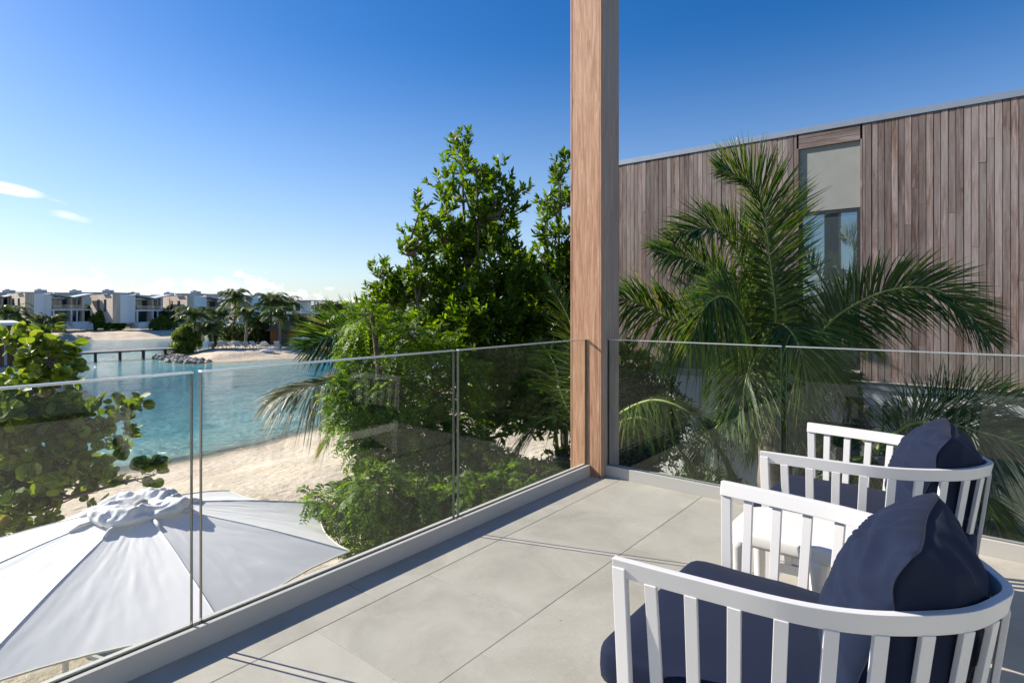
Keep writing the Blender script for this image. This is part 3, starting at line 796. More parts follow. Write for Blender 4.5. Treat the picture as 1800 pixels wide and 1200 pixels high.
# ------------------------------------------------------------------ neighbouring timber house on the right
def neighbour():
    U = 9.0; VL, VR = 5.30, -1.6; zb = .314; zt = 3.775; D = 7.0
    gl = gz(*uv(U, 1)[:2])
    root = empty('timber_clad_house', uv(U, 0, 0), rot, 'two-storey house clad in weathered vertical timber boards over a white ground floor', 'house')
    # carcass (u forward = local x)
    ow0, ow1 = 1.135, 1.924; oz0, oz1 = .41, 3.566
    for q in ((.03, D, ow1, VL-.02, zb, zt), (.03, D, VR, ow0, zb, zt), (.03, D, ow0+.001, ow1-.001, oz1+.0, zt-.001), (.03, D, ow0+.001, ow1-.001, zb, oz0-.002), (.09, D, ow0+.001, ow1-.001, oz0, oz1-.002)):
        MB().box(*q).build('wall', M['clad_void'], root)
    # vertical boards
    v = VL; k = 0
    while v > VR:
        w = .074+random.uniform(-.002, .002)
        v0, v1 = v-w+.0065, v
        inside = (v0 < ow1+.0135 and v1 > ow0-.0135)
        if inside and v1 > ow1+.03: v0 = ow1+.0135; inside = False
        elif inside and v0 < ow0-.03: v1 = ow0-.0135; inside = False
        spans = [(zb, zt)] if not inside else []
        for (a, b) in spans:
            cuts = [a]
            if random.random() < .62: cuts.append(a+random.uniform(.25, .95)*(b-a)*.95)
            if random.random() < .25: cuts.append(a+random.uniform(.1, .4)*(b-a))
            cuts = sorted(cuts)+[b]
            for s, e in zip(cuts[:-1], cuts[1:]):
                if e-s < .05: continue
                jut = random.uniform(-.003, .003)
                o = MB().box(-.010+jut, .022+jut, v0, v1, s+.0015, e-.0015)
                ob = o.build('board', M['clad'], root)
                if random.random() < .2: ob.rotation_euler = (R(random.uniform(-.05, .05)), 0, 0)
        v -= w; k += 1
    for i in range(24): MB().box(.03+i*.29, .03+i*.29+.283, VR-.022, VR-.002, zb+.002, zt-.002).build('board', M['clad'], root)
    # horizontal boards over the opening
    for i in range(3):
        z0 = oz1+.012+i*.066
        hb = MB().box(-.012, .024, z0, min(zt-.002, z0+.062), -(ow1-.015), -(ow0+.015)).build('board', M['clad'], root); hb.rotation_euler = (R(90), 0, 0)
    # reveal boards, sill, stucco panel, window
    MB().box(-.014, .08, ow1-.012, ow1+.012, oz0, oz1+.01).build('reveal', M['clad'], root); MB().box(-.014, .08, ow0-.012, ow0+.012, oz0, oz1+.01).build('reveal', M['clad'], root)
    MB().box(-.016, .08, ow0+.0125, ow1-.0125, oz1-.0, oz1+.012).build('lintel', M['clad'], root)
    MB().box(.024, .085, ow0+.0125, ow1-.0125, 2.66, oz1-.001).build('stucco_panel', M['stucco'], root)
    MB().box(-.03, .085, ow0+.0125, ow1-.0125, oz0+.001, oz0+.03).build('sill', M['alu'], root, bevel=.003)
    wroot = MB().box(.030, .075, ow0+.0125, ow0+.055, oz0+.031, 2.655)
    wroot.box(.030, .075, ow1-.055, ow1-.0125, oz0+.031, 2.655); wroot.box(.030, .075, ow0+.056, ow1-.056, 2.61, 2.655); wroot.box(.030, .075, ow0+.056, ow1-.056, oz0+.031, oz0+.07)
    wf = wroot.build('window', M['dark_metal'], root)
    MB().box(.055, .065, ow0+.056, ow1-.056, oz0+.071, 2.609).build('pane', M['window'], wf)
    # roof edge and floor-edge flashing
    MB().box(-.028, D+.1, VR-.1, VL+.03, zt+.001, zt+.085).build('roof_edge', M['zinc'], root, bevel=.004)
    MB().box(-.035, .028, VR, VL-.0, zb-.016, zb-.002).build('flashing', M['alu'], root)
    MB().box(-.012, .10, VR, VL-.03, zb-.115, zb-.017).build('flashing_band', M['zinc'], root)  # grey zinc band under the pale flashing strip
    MB().tube([(.9, 3.05, zt+.08), (.9, 3.05, zt+.38)], .012, 8).build('vent_pipe', M['alu'], root)
    MB().tube([(1.3, 3.18, zt+.08), (1.3, 3.18, zt+.26)], .012, 8).build('vent_pipe', M['alu'], root)
    # ground floor
    lo = gl-.3
    lw0, lw1, lz = -.75, 1.667, .0
    for q in ((.02, D, lw1, VL-.03, lo, zb-.116), (.02, D, lw0+.001, lw1-.001, lz, zb-.116), (.02, D, VR, lw0, lo, zb-.116), (1.2, D, lw0+.001, lw1-.001, lo, lz-.002)):
        MB().box(*q).build('ground_floor_wall', M['white_wall'], root)
    for i, vj in enumerate((4.3, 3.35, 2.45)): MB().box(.012, .019, vj, vj+.012, lo, zb-.12).build('joint', M['stucco'], root)
    MB().box(.012, .019, lw1+.02, VL-.05, -.62, -.61).build('joint', M['stucco'], root)
    gf = MB()
    for vj in (lw1-.04, .86, .05, lw0): gf.box(.08, .13, vj, vj+.045, lo, lz-.003)
    gf.box(.08, .13, lw0+.046, lw1-.041, lz-.05, lz-.0035)
    gd = gf.build('sliding_door', M['dark_metal'], root)
    for a, b in ((.905, lw1-.041), (.095, .859), (lw0+.046, .049)): MB().box(.10, .108, a, b, lo+.2, lz-.051).build('pane', M['window'], gd)
    MB().box(.05, .062, .90, lw1-.01, -.30, lz-.004).build('roller_blind', M['blind'], root)
    MB().box(.05, .062, -.1, .885, -.52, lz-.004).build('roller_blind', M['blind'], root)
    for vv in (.06, -.16):
        wl = MB().box(-.05, .018, vv-.11, vv, .105, .175).build('wall_light', M['alu'], root, bevel=.004)
        MB().box(-.056, -.0505, vv-.095, vv-.015, .115, .165).build('lens', M['white_paint'], wl)
    return gl
NG = neighbour()
# low planted strip and paving between the houses
pv = MB().box(4.6, 8.9, -3.5, 4.5, NG-.2, NG+.02).build('pavement', M['tile'], rz=rot); pv['kind'] = 'structure'
sw = empty('garden_wall', uv(6.9, 1.2, NG), rot, 'low white garden wall below the coconut palm between the houses', 'wall')
MB().box(-.1, .1, -2.2, 2.4, 0, 1.5).build('wall_face', M['white_wall'], sw, bevel=.004); MB().box(-.14, .14, -2.22, 2.42, 1.501, 1.55).build('coping', M['alu'], sw, bevel=.004)

# ------------------------------------------------------------------ foliage kit
def unit(a): return a/np.maximum(np.linalg.norm(a, axis=-1, keepdims=True), 1e-9)
def leaf_arrays(pos, d, n, length, width, kind='leaf', cup=.12):
    "pos,d,n (N,3); returns V (N*k,3), F quads, UV"
    d = unit(d); s = unit(np.cross(d, n)); n = np.cross(s, d)
    if kind == 'leaf':
        T = np.array([(0, 0, 0), (.28, -.42, cup), (.5, 0, 0), (.28, .42, cup), (.68, -.40, cup*.8), (.68, .40, cup*.8), (1, 0, -cup*.4)])
        Fq = np.array([(0, 1, 4, 2), (0, 2, 5, 3), (2, 4, 6, 6), (2, 6, 5, 5)])
        T = np.array([(0, 0, 0), (.35, -.5, cup), (1, 0, -cup), (.35, .5, cup)]); Fq = np.array([(0, 1, 2, 3)])
        T = np.array([(0, 0, 0), (.32, -.46, cup), (.72, -.36, cup*.5), (1, 0, -cup*.5), (.72, .36, cup*.5), (.32, .46, cup), (.5, 0, -.0)])
        Fq = np.array([(0, 1, 2, 6), (6, 2, 3, 4), (0, 6, 4, 5)])
    elif kind == 'round':
        m = 12; T = [(.5, 0, -.02)]
        for i in range(m):
            w = 2*math.pi*i/m; r = 1.0 if i else .86
            T.append((.5-.5*r*math.cos(w), .5*math.sin(w), .10*abs(math.sin(w))-.05*(math.cos(w) < -.5)))
        T = np.array(T); Fq = []
        for i in range(0, m, 2): Fq.append((0, 1+i, 1+(i+1) % m, 1+(i+2) % m))
        Fq = np.array(Fq)
    k = len(T)
    V = pos[:, None]+(T[None, :, 0:1]*length[:, None, None])*d[:, None]+(T[None, :, 1:2]*width[:, None, None])*s[:, None]+(T[None, :, 2:3]*width[:, None, None])*n[:, None]
    Fa = (Fq[None]+(np.arange(len(pos))*k)[:, None, None]).reshape(-1, 4)
    UV = np.tile(np.stack([T[:, 0], T[:, 1]+.5], 1), (len(pos), 1))
    return V.reshape(-1, 3), Fa, UV
def merge(parts):
    V, Fa, U = [], [], []; n = 0
    for v, f, u in parts: V.append(v); Fa.append(f+n); U.append(u); n += len(v)
    return np.concatenate(V), np.concatenate(Fa), np.concatenate(U)
def foliage(name, arr, mat, parent=None, kind=None):
    me = bpy.data.meshes.new(name); fast_mesh(me, *arr); return link(name, me, mat, parent, kind=kind)
def rand_dir(n): return unit(rng.normal(size=(n, 3)))
def in_balls(C, Rd, n_per_vol, shell=.45):
    "points in a list of ellipsoids; C (k,3), Rd (k,3) radii"
    out = []; ow = []
    for c, r in zip(C, Rd):
        n = max(3, int(n_per_vol*r[0]*r[1]*r[2]*4.19))
        u = rand_dir(n); rad = rng.random((n, 1))**(shell); p = c+u*rad*r
        out.append(p); ow.append(u)
    return np.concatenate(out), np.concatenate(ow)
def whorls(P, O, k, ll, lw, spread=.9, up=.7, kind='leaf', shoot=.16):
    "k leaves round an upward shoot at each P"
    n = len(P)
    sd = unit(O*.6+np.array([0, 0, up])+rng.normal(size=(n, 3))*.25)
    t = rng.random((n, k)); base = P[:, None]+sd[:, None]*(t*shoot)[..., None]
    rd = rand_dir(n*k).reshape(n, k, 3)
    side = unit(rd-sd[:, None]*np.sum(rd*sd[:, None], -1, keepdims=True))
    d = unit(sd[:, None]*(.35+.9*t[..., None])+side*spread)
    nn = unit(sd[:, None]*1.0-d*np.sum(d*sd[:, None], -1, keepdims=True)+rng.normal(size=(n, k, 3))*.25)
    N = n*k; L_ = ll*(.75+.5*rng.random(N)); Wd = lw*(.75+.5*rng.random(N))
    return leaf_arrays(base.reshape(-1, 3), d.reshape(-1, 3), nn.reshape(-1, 3), L_, Wd, kind), sd
def branches(mb, trunk_pts, C, r0=.03, n=6):
    for c in C:
        c = Vector(c)
        best = min(trunk_pts, key=lambda p: (p-c).length+max(0, (p.z-c.z+.3))*2)
        mid = best.lerp(c, .5)+Vector((random.uniform(-.1, .1), random.uniform(-.1, .1), -.08*(c-best).length))
        mb.tube([best, mid, c], [r0, r0*.65, r0*.25], n)
def leafy_tree(name, label, lobes, base, mat, dens=260, k=13, ll=.10, lw=.042, top=None, trunk_r=.09, cat='tree', up=.8, group=None, zsq=1.0, depth_k=.9, spread=.9, shoot=.16, stems=1):
    root = empty(name, base, 0, label, cat, group)
    B = Vector(base)
    C = []; Rd = []
    for (x, y, Y, rx, ry) in lobes:
        p = W(x, y, Y)-B; a = rx/F*Y; b = ry/F*Y
        C.append(p); Rd.append((a, (a+b)/2*depth_k, b))
    C = np.array([tuple(c) for c in C]); Rd = np.array(Rd)
    P, O = in_balls(C, Rd, dens)
    arr, sd = whorls(P, O, k, ll, lw, up=up, spread=spread, shoot=shoot)
    foliage('crown', arr, mat, root, 'stuff')
    mb = MB(); topc = Vector(C[np.argmax(C[:, 2])]) if top is None else Vector(top)
    tr = []
    for sidx in range(stems):
        off = Vector((random.uniform(-.15, .15), random.uniform(-.15, .15), 0))*sidx
        tg = topc if sidx == 0 else Vector(C[random.randrange(len(C))])
        tp = [Vector((0, 0, -.3))+off+(tg-Vector((0, 0, -.3))-off)*t+Vector((.12*math.sin(t*5+sidx), .1*math.cos(t*4+sidx), 0))*(t*(1-t)*3) for t in [i/9 for i in range(10)]]
        mb.tube(tp, [trunk_r*(1-.85*i/9)/(1 if sidx == 0 else 1.5) for i in range(10)], 10); tr += tp
    branches(mb, tr, [tuple(c) for c in C], trunk_r*.33)
    # twigs from lobes to shoots
    sel = rng.choice(len(P), min(len(P), 900), replace=False)
    lob = C[np.argmin(((P[sel][:, None]-C[None])**2).sum(-1), 1)]
    for p, c in zip(P[sel], lob): mb.tube([Vector(c), Vector(p)], [.007, .003], 3, False)
    mb.build('trunk', M['bark'], root, smooth=True)
    return root
def pinnate_arrays(P, D, L_, pairs=9, lf=.062, lw=.0165, droop=.55):
    n = len(P); t = (np.arange(pairs)+1.2)/(pairs+.6)
    D = unit(D)
    pos = P[:, None]+D[:, None]*(t[None, :, None]*L_[:, None, None])+np.array([0, 0, -1])*(droop*(t**2)[None, :, None]*L_[:, None, None])
    tan = unit(D[:, None]+np.array([0, 0, -1])*(2*droop*t)[None, :, None])
    side = unit(np.cross(tan, np.array([0, 0, 1.0])[None, None]+rng.normal(size=(n, 1, 3))*.35))
    nrm = np.cross(side, tan)
    parts = []
    for sg in (-1, 1):
        d = unit(side*sg*.85+tan*.55-np.array([0, 0, .18])+rng.normal(size=pos.shape)*.10)
        N = n*pairs; l = lf*(.8+.4*rng.random(N))*np.tile(np.sin(.35+t*2.4), n)
        parts.append(leaf_arrays(pos.reshape(-1, 3), d.reshape(-1, 3), (nrm+rng.normal(size=pos.shape)*.15).reshape(-1, 3), l, l*(lw/lf)*1.5, 'leaf', .1))
    return merge(parts)
def leaflet_strip(base, d, nrm, L_, wd, droop, sec=(0, .3, .65, 1.0), wprof=(.5, 1, .75, .04)):
    n = len(base); V = []
    s = unit(np.cross(d, nrm))
    for t, wp in zip(sec, wprof):
        c = base+d*(L_*t)[:, None]+np.array([0, 0, -1.0])*(droop*L_*t*t)[:, None]
        V += [c-s*(wd*wp/2)[:, None], c+s*(wd*wp/2)[:, None]]
    k = len(V); V = np.stack(V, 1).reshape(-1, 3)
    q = np.array([(2*i, 2*i+1, 2*i+3, 2*i+2) for i in range(len(sec)-1)])
    Fa = (q[None]+(np.arange(n)*k)[:, None, None]).reshape(-1, 4)
    U = np.tile(np.array([(t, e) for t in sec for e in (0, 1)]), (n, 1))
    return V, Fa, U
def frond(path, n, L0, wd, droop=.25, lift=.25, side_up=(0, 0, 1), jitter=.095, a0=75, a1=22):
    "leaflets of one palm frond along a smooth path (list of Vectors), returns arrays"
    pth = catmull(path, 12); T = plen(pth)
    if n > 50: n = int(n*2.1); L0 *= 1.06; wd *= .60
    pos = []; tan = []
    for i in range(n):
        p, d = path_at(pth, T*(.10+.90*i/(n-1))); pos.append(p); tan.append(d)
    pos = np.array([tuple(p) for p in pos]); tan = unit(np.array([tuple(p) for p in tan]))
    f = np.linspace(0, 1, n)
    up = np.array(side_up, float)[None]+0*pos
    side = unit(np.cross(tan, up)); nrm = unit(np.cross(side, tan))
    ln = L0*(np.clip(np.sin(.55+f*2.35), 0, 1)**.75)*np.where(f > .94, .8, 1)
    parts = []
    for sg in (-1, 1):
        an = np.radians(a0+(a1-a0)*f+rng.normal(size=n)*5)[:, None]
        d = unit(tan*np.cos(an)+side*sg*np.sin(an)+nrm*lift+rng.normal(size=pos.shape)*jitter)
        nn = unit(nrm+side*sg*-.5+rng.normal(size=pos.shape)*.2)
        parts.append(leaflet_strip(pos, d, nn, ln*(.88+.24*rng.random(n)), wd*np.clip(.6+ln/L0*.5, 0, 1.1), droop*(.5+1.2*rng.random(n))))
    return merge(parts), pth
def palm(name, label, base, crown, fronds, trunk_r=.13, near=True, group=None, cat='palm tree'):
    """fronds: list of (path, n, L, width, droop, lift, material)"""
    root = empty(name, base, 0, label, cat, group); B = Vector(base)
    cr = Vector(crown)-B
    n = 24 if near else 8; pts = []; rd = []
    for i in range(n+1):
        t = i/n; p = cr*t+Vector((.10*math.sin(t*3), .06*math.sin(t*4), 0))*(1-t)*t*2; p.z = cr.z*t-.2*(1-t)
        pts.append(p); rd.append(trunk_r*(1.25-.35*t)*(1+(.05 if i % 2 else -.02)))
    MB().tube(pts, rd, 14 if near else 6).build('trunk', M['palm_bark'], root, smooth=True)
    for fi, fdat in enumerate(fronds):
        path, nl, L_, wd, dr, li, mat = fdat[:7]; su = fdat[7] if len(fdat) > 7 else (0, 0, 1)
        arr, pth = frond([Vector(p)-B for p in path], nl, L_, wd, dr, li, su)
        fo = foliage('frond', arr, mat, root)
        m = len(pth); pp = [cr]+pth if (pth[0]-cr).length > .05 else pth
        k = len(pp)
        MB().tube(pp, [(.020 if near else .03)*(1-.88*i/(k-1))+.0012 for i in range(k)], 6, False).build('stalk', M['palm_stem'], fo, smooth=True)
    return root

# ------------------------------------------------------------------ near palms
PY = 6.0
def pth(pts): return [W(*p) for p in pts]
p_, py_ = M['palm'], M['palm_yellow']
g0 = gz(2.7, 6.1)
cr = W(1366, 640, 6.1)
fr = [
 (pth([(1356,612,6.1),(1362,545,6.0),(1350,440,5.9),(1340,360,5.8),(1308,316,5.7),(1264,300,5.6)]), 115, .70, .026, .10, .30, p_, (.3, -1, .45)),
 (pth([(1350,612,6.15),(1330,540,6.1),(1296,445,5.9),(1250,402,5.7),(1185,415,5.5)]), 85, .60, .026, .22, .25, p_, (.3, -.8, .8)),
 (pth([(1344,615,6.1),(1310,560,5.9),(1240,470,5.6),(1150,440,5.3)]), 80, .60, .026, .30, .25, p_, (.3, -.8, .6)),
 (pth([(1340,618,6.1),(1280,580,5.9),(1190,565,5.7),(1120,532,5.5),(1060,520,5.4)]), 80, .62, .026, .30, .25, p_, (.3, -1, .45)),
 (pth([(1344,615,6.0),(1316,575,5.6),(1280,524,5.2),(1242,535,4.9),(1214,600,4.75)]), 80, .56, .024, .40, .15, p_, (.5, -.7, .5)),
 (pth([(1365,622,6.1),(1430,594,5.9),(1475,552,5.8),(1555,512,5.6),(1640,508,5.4),(1702,550,5.3),(1738,598,5.25)]), 105, .52, .026, .22, .22, p_, (-.2, -.9, .5)),
 (pth([(1352,615,6.0),(1352,590,5.6),(1375,570,5.2),(1405,610,4.85),(1420,690,4.75)]), 75, .50, .024, .45, .12, p_),
 (pth([(1345,620,6.0),(1330,600,5.6),(1318,640,5.2),(1300,720,5.05)]), 75, .50, .024, .45, .10, p_),
 (pth([(1365,640,6.2),(1420,650,6.3),(1470,680,6.4),(1500,740,6.5)]), 60, .45, .022, .4, .15, p_),
 (pth([(1345,625,6.3),(1290,610,6.6),(1230,600,6.9),(1180,640,7.0)]), 70, .52, .025, .35, .2, p_),
 (pth([(1355,625,6.3),(1400,630,6.8),(1460,650,7.2),(1500,700,7.4)]), 70, .50, .025, .40, .15, p_),
 (pth([(1350,625,6.2),(1345,480,6.9),(1290,400,7.2),(1240,370,7.3)]), 70, .52, .025, .20, .3, p_, (.3, -1, .45)),
 (pth([(1350,640,6.0),(1366,700,5.7),(1390,780,5.6)]), 55, .45, .022, .5, .05, p_),
 (pth([(1345,640,6.0),(1320,700,5.7),(1260,750,5.5),(1230,800,5.45)]), 60, .45, .022, .5, .05, p_),
 (pth([(1366,640,6.1),(1345,665,6.3),(1335,720,6.4),(1330,790,6.45)]), 55, .40, .022, .5, .05, p_), (pth([(1372,640,6.1),(1400,665,6.3),(1415,720,6.4),(1418,790,6.45)]), 55, .40, .022, .5, .05, p_),
 (pth([(1366,635,6.2),(1320,600,6.4),(1270,620,6.5),(1245,680,6.55)]), 60, .46, .022, .4, .1, p_), (pth([(1372,630,6.2),(1420,575,6.4),(1480,570,6.5),(1530,610,6.6)]), 60, .46, .022, .4, .15, p_),
 (pth([(1368,630,6.2),(1330,560,6.5),(1300,500,6.7),(1260,470,6.8)]), 60, .46, .022, .25, .2, p_),
]
palm('coconut_palm', 'large coconut palm with arching fronds in front of the timber house', (cr.x-.1, cr.y+.2, g0), cr, fr, .17)
# second palm: bright fronds low on the right
c2 = W(1540, 800, 5.6); g2 = gz(c2.x, c2.y)
fr = [
 (pth([(1545,785,5.6),(1600,745,5.5),(1665,746,5.3),(1720,758,5.1),(1800,784,4.9),(1870,830,4.8)]), 85, .62, .022, .30, .15, p_, (0, -.9, .5)),
 (pth([(1550,785,5.7),(1620,720,5.9),(1700,698,6.0),(1790,705,6.0),(1850,740,6.0)]), 80, .58, .022, .3, .2, p_, (0, -.8, .6)),
 (pth([(1545,790,5.6),(1600,790,5.5),(1680,830,5.4),(1740,900,5.4),(1770,970,5.4)]), 75, .55, .022, .45, .1, p_),
 (pth([(1535,790,5.6),(1490,760,5.8),(1440,790,6.0),(1420,850,6.1)]), 60, .45, .022, .4, .1, p_),
 (pth([(1535,795,5.6),(1500,830,5.5),(1470,880,5.5)]), 55, .45, .022, .4, .1, p_),
 (pth([(1545,790,5.7),(1620,800,6.0),(1700,860,6.3),(1760,900,6.5)]), 60, .5, .022, .4, .1, p_),
]
palm('coconut_palm', 'low young coconut palm behind the right glass beside the armchairs', (c2.x, c2.y, g2), c2, fr, .12)
# third: stems arching in from the left under the corner post
c3 = W(1040, 800, 6.3); g3 = gz(c3.x, c3.y)
fr = [
 (pth([(1040,770,6.3),(1090,727,6.0),(1142,704,5.8),(1188,712,5.6),(1232,742,5.5),(1266,790,5.45),(1290,850,5.45)]), 85, .58, .021, .5, .1, p_),
 (pth([(1040,780,6.3),(1087,745,5.9),(1130,735,5.7),(1180,770,5.6),(1215,830,5.6)]), 75, .55, .021, .5, .1, p_),
 (pth([(1035,780,6.4),(990,700,6.6),(975,640,6.8),(950,600,7.0)]), 60, .5, .021, .3, .2, p_),
 (pth([(1040,790,6.4),(1000,740,6.4),(950,740,6.4),(910,790,6.4)]), 60, .5, .021, .4, .1, p_),
 (pth([(1035,770,6.4),(1020,640,6.6),(1000,560,6.8),(960,490,7.0)]), 65, .55, .022, .25, .2, p_),
]
palm('coconut_palm', 'small palm behind the corner post with one long arching stem', (c3.x, c3.y, g3), c3, fr, .11)
# fourth: behind the trees on the left, fronds reaching over the lagoon
c4 = W(690, 640, 10.0); g4 = gz(c4.x, c4.y)
fr = [
 (pth([(685,620,10.0),(660,590,9.9),(632,580,9.8),(600,584,9.6),(565,598,9.4),(535,612,9.3)]), 60, .72, .036, .10, .20, M['palm'], (0, -1, .15)),
 (pth([(685,650,10.0),(640,655,9.6),(590,668,9.2),(545,678,8.9),(505,690,8.7),(478,705,8.6)]), 70, .78, .036, .55, .05, py_, (0, -.5, .8)),
 (pth([(690,630,10.0),(700,560,10.2),(690,520,10.4),(660,500,10.6)]), 55, .7, .032, .3, .2, p_),
 (pth([(695,640,10.0),(740,600,10.4),(780,600,10.8),(810,650,11.0)]), 55, .7, .032, .3, .2, p_),
 (pth([(690,650,10.0),(640,680,9.4),(600,730,9.2),(570,780,9.2)]), 55, .6, .032, .4, .1, py_),
]
palm('coconut_palm', 'palm with yellowing fronds reaching out over the lagoon beside the trees', (c4.x+.2, c4.y, g4), c4, fr, .16)

# ------------------------------------------------------------------ near trees
TY = 8.5
lobA = [(812,262,22,28),(806,283,26,16),(837,298,22,20),(776,333,18,24),(795,318,14,14),(812,326,22,20),(850,325,32,28),(885,312,20,26),(912,343,20,18),(890,362,34,28),(840,356,30,26),(737,374,16,28),
  (778,378,30,26),(845,395,42,32),(884,398,30,26),(744,408,22,22),(713,418,13,17),(718,448,24,17),(778,422,44,32),(800,442,46,36),(850,430,50,36),(899,428,17,17),(884,455,40,30),(733,455,30,24),
  (753,495,42,32),(800,505,60,42),(867,508,56,42),(905,505,30,30),(730,520,38,28),(850,560,70,48),(800,570,60,48),(905,570,45,40),(880,640,70,52),(830,640,60,50),(925,650,50,50),(880,720,60,50),(935,730,50,45)]
lobA = [(x, y, TY+random.uniform(-.5, .6), rx*(.84 if y < 480 else .88), ry*(.84 if y < 480 else .88)) for x, y, rx, ry in lobA]
bA = W(872, 900, TY); bA.z = gz(bA.x, bA.y)
leafy_tree('broadleaf_tree', 'tall dense green broadleaf tree rising above the glass, left of the post', lobA, bA, M['buttonwood'], dens=620, k=14, ll=.115, lw=.044, trunk_r=.09, stems=4)
lobA2 = [(986,305,15,34),(962,352,16,17),(986,368,24,26),(952,385,15,14),(976,418,28,26),(943,442,14,12),(962,478,36,32),(930,462,14,14),(990,470,26,34),(968,545,42,38),(940,580,38,34),(985,620,40,40),(960,680,40,40),(1020,560,40,50),(1030,460,30,50),(1030,640,40,40),
  (1108,628,26,22),(1100,672,34,28),(1120,650,18,20),(1080,700,34,30),(985,740,36,36),(922,470,26,28),(932,505,34,32),(918,545,34,32),(965,515,36,34),(940,620,44,40),(992,520,34,40)]
lobA2 = [(x, y, 9.3+random.uniform(-.4, .5), rx*.92, ry*.92) for x, y, rx, ry in lobA2]
bA2 = W(985, 880, 9.3); bA2.z = gz(bA2.x, bA2.y)
leafy_tree('broadleaf_tree', 'slimmer broadleaf tree half hidden behind the corner post', lobA2, bA2, M['buttonwood'], dens=820, k=13, ll=.11, lw=.042, trunk_r=.08, stems=3)
# small crown at the left edge of the group with upright shoots
lobA3 = [(673,490,20,20),(690,505,18,16),(705,500,24,14),(660,520,18,16),(700,530,34,20),(645,545,20,14)]
lobA3 = [(x, y, 8.6, rx, ry) for x, y, rx, ry in lobA3]
bA3 = W(735, 900, 8.8); bA3.z = gz(bA3.x, bA3.y)
leafy_tree('broadleaf_tree', 'small broadleaf tree showing only its top left of the tall tree', lobA3, bA3, M['buttonwood'], dens=1100, k=13, ll=.10, lw=.038, trunk_r=.05)
def pinnate_tree(name, label, lobes, base, dens, mat, L_=.26):
    root = empty(name, base, 0, label, 'tree'); B = Vector(base)
    C = np.array([tuple(W(x, y, Y)-B) for x, y, Y, rx, ry in lobes]); Rd = np.array([(rx/F*Y, (rx+ry)/2/F*Y*.9, ry/F*Y) for x, y, Y, rx, ry in lobes])
    P, O = in_balls(C, Rd, dens, .4)
    D = unit(O*1.0+np.array([0, 0, .25])+rng.normal(size=P.shape)*.45)
    foliage('crown', pinnate_arrays(P, D, L_*(.7+.6*rng.random(len(P)))), mat, root, 'stuff')
    mb = MB(); tp = [Vector((0, 0, -.3)).lerp(Vector(C[np.argmax(C[:, 2])]), i/8)+Vector((.1*math.sin(i), .1*math.cos(i), 0)) for i in range(9)]
    mb.tube(tp, [.07*(1-.08*i) for i in range(9)], 8); branches(mb, tp, [tuple(c) for c in C], .025)
    sel = rng.choice(len(P), min(len(P), 1200), replace=False); lob = C[np.argmin(((P[sel][:, None]-C[None])**2).sum(-1), 1)]
    for p, c in zip(P[sel], lob): mb.tube([Vector(c), Vector(p)], [.006, .003], 3, False)
    mb.build('trunk', M['bark'], root, smooth=True)
lobB = [(640,555,30,18),(665,575,46,30),(620,585,24,20),(720,590,46,32),(630,625,34,24),(690,630,50,34),(770,610,40,30),(655,665,50,30),(620,700,40,28),(700,700,54,34),(765,690,44,34),(810,665,36,34),(620,740,36,24),(670,745,50,30),(740,750,54,34),(600,725,22,20),
  (800,740,40,34),(640,785,34,20),(690,790,54,30),(760,800,56,36),(840,800,46,36)]
lobB = [(x, y, 7.0+random.uniform(-.4, .5), rx*.95, ry*.95) for x, y, rx, ry in lobB]
bB = W(735, 900, 7.2); bB.z = gz(bB.x, bB.y)
pinnate_tree('feathery_tree', 'bright green feathery-leaved tree in the middle, in front of the tall tree', lobB, bB, 2800, M['neem'])
lobB2 = [(590,880,34,24),(625,860,40,26),(665,850,44,28),(620,910,44,28),(680,900,56,34),(740,880,56,34),(650,945,40,24),(720,940,50,30),(790,880,50,34),(850,870,50,34),(800,930,50,30),(890,850,40,34),(560,872,20,12),(940,840,40,30),(730,980,50,30),(840,920,50,30),(650,975,30,20)]
lobB2 = [(x, y, 6.0+random.uniform(-.35, .45), rx*.95, ry*.95) for x, y, rx, ry in lobB2]
bB2 = W(740, 1180, 6.2); bB2.z = gz(bB2.x, bB2.y)
pinnate_tree('feathery_tree', 'darker low feathery-leaved tree right of the parasol below the glass', lobB2, bB2, 3200, M['neem'], .22)

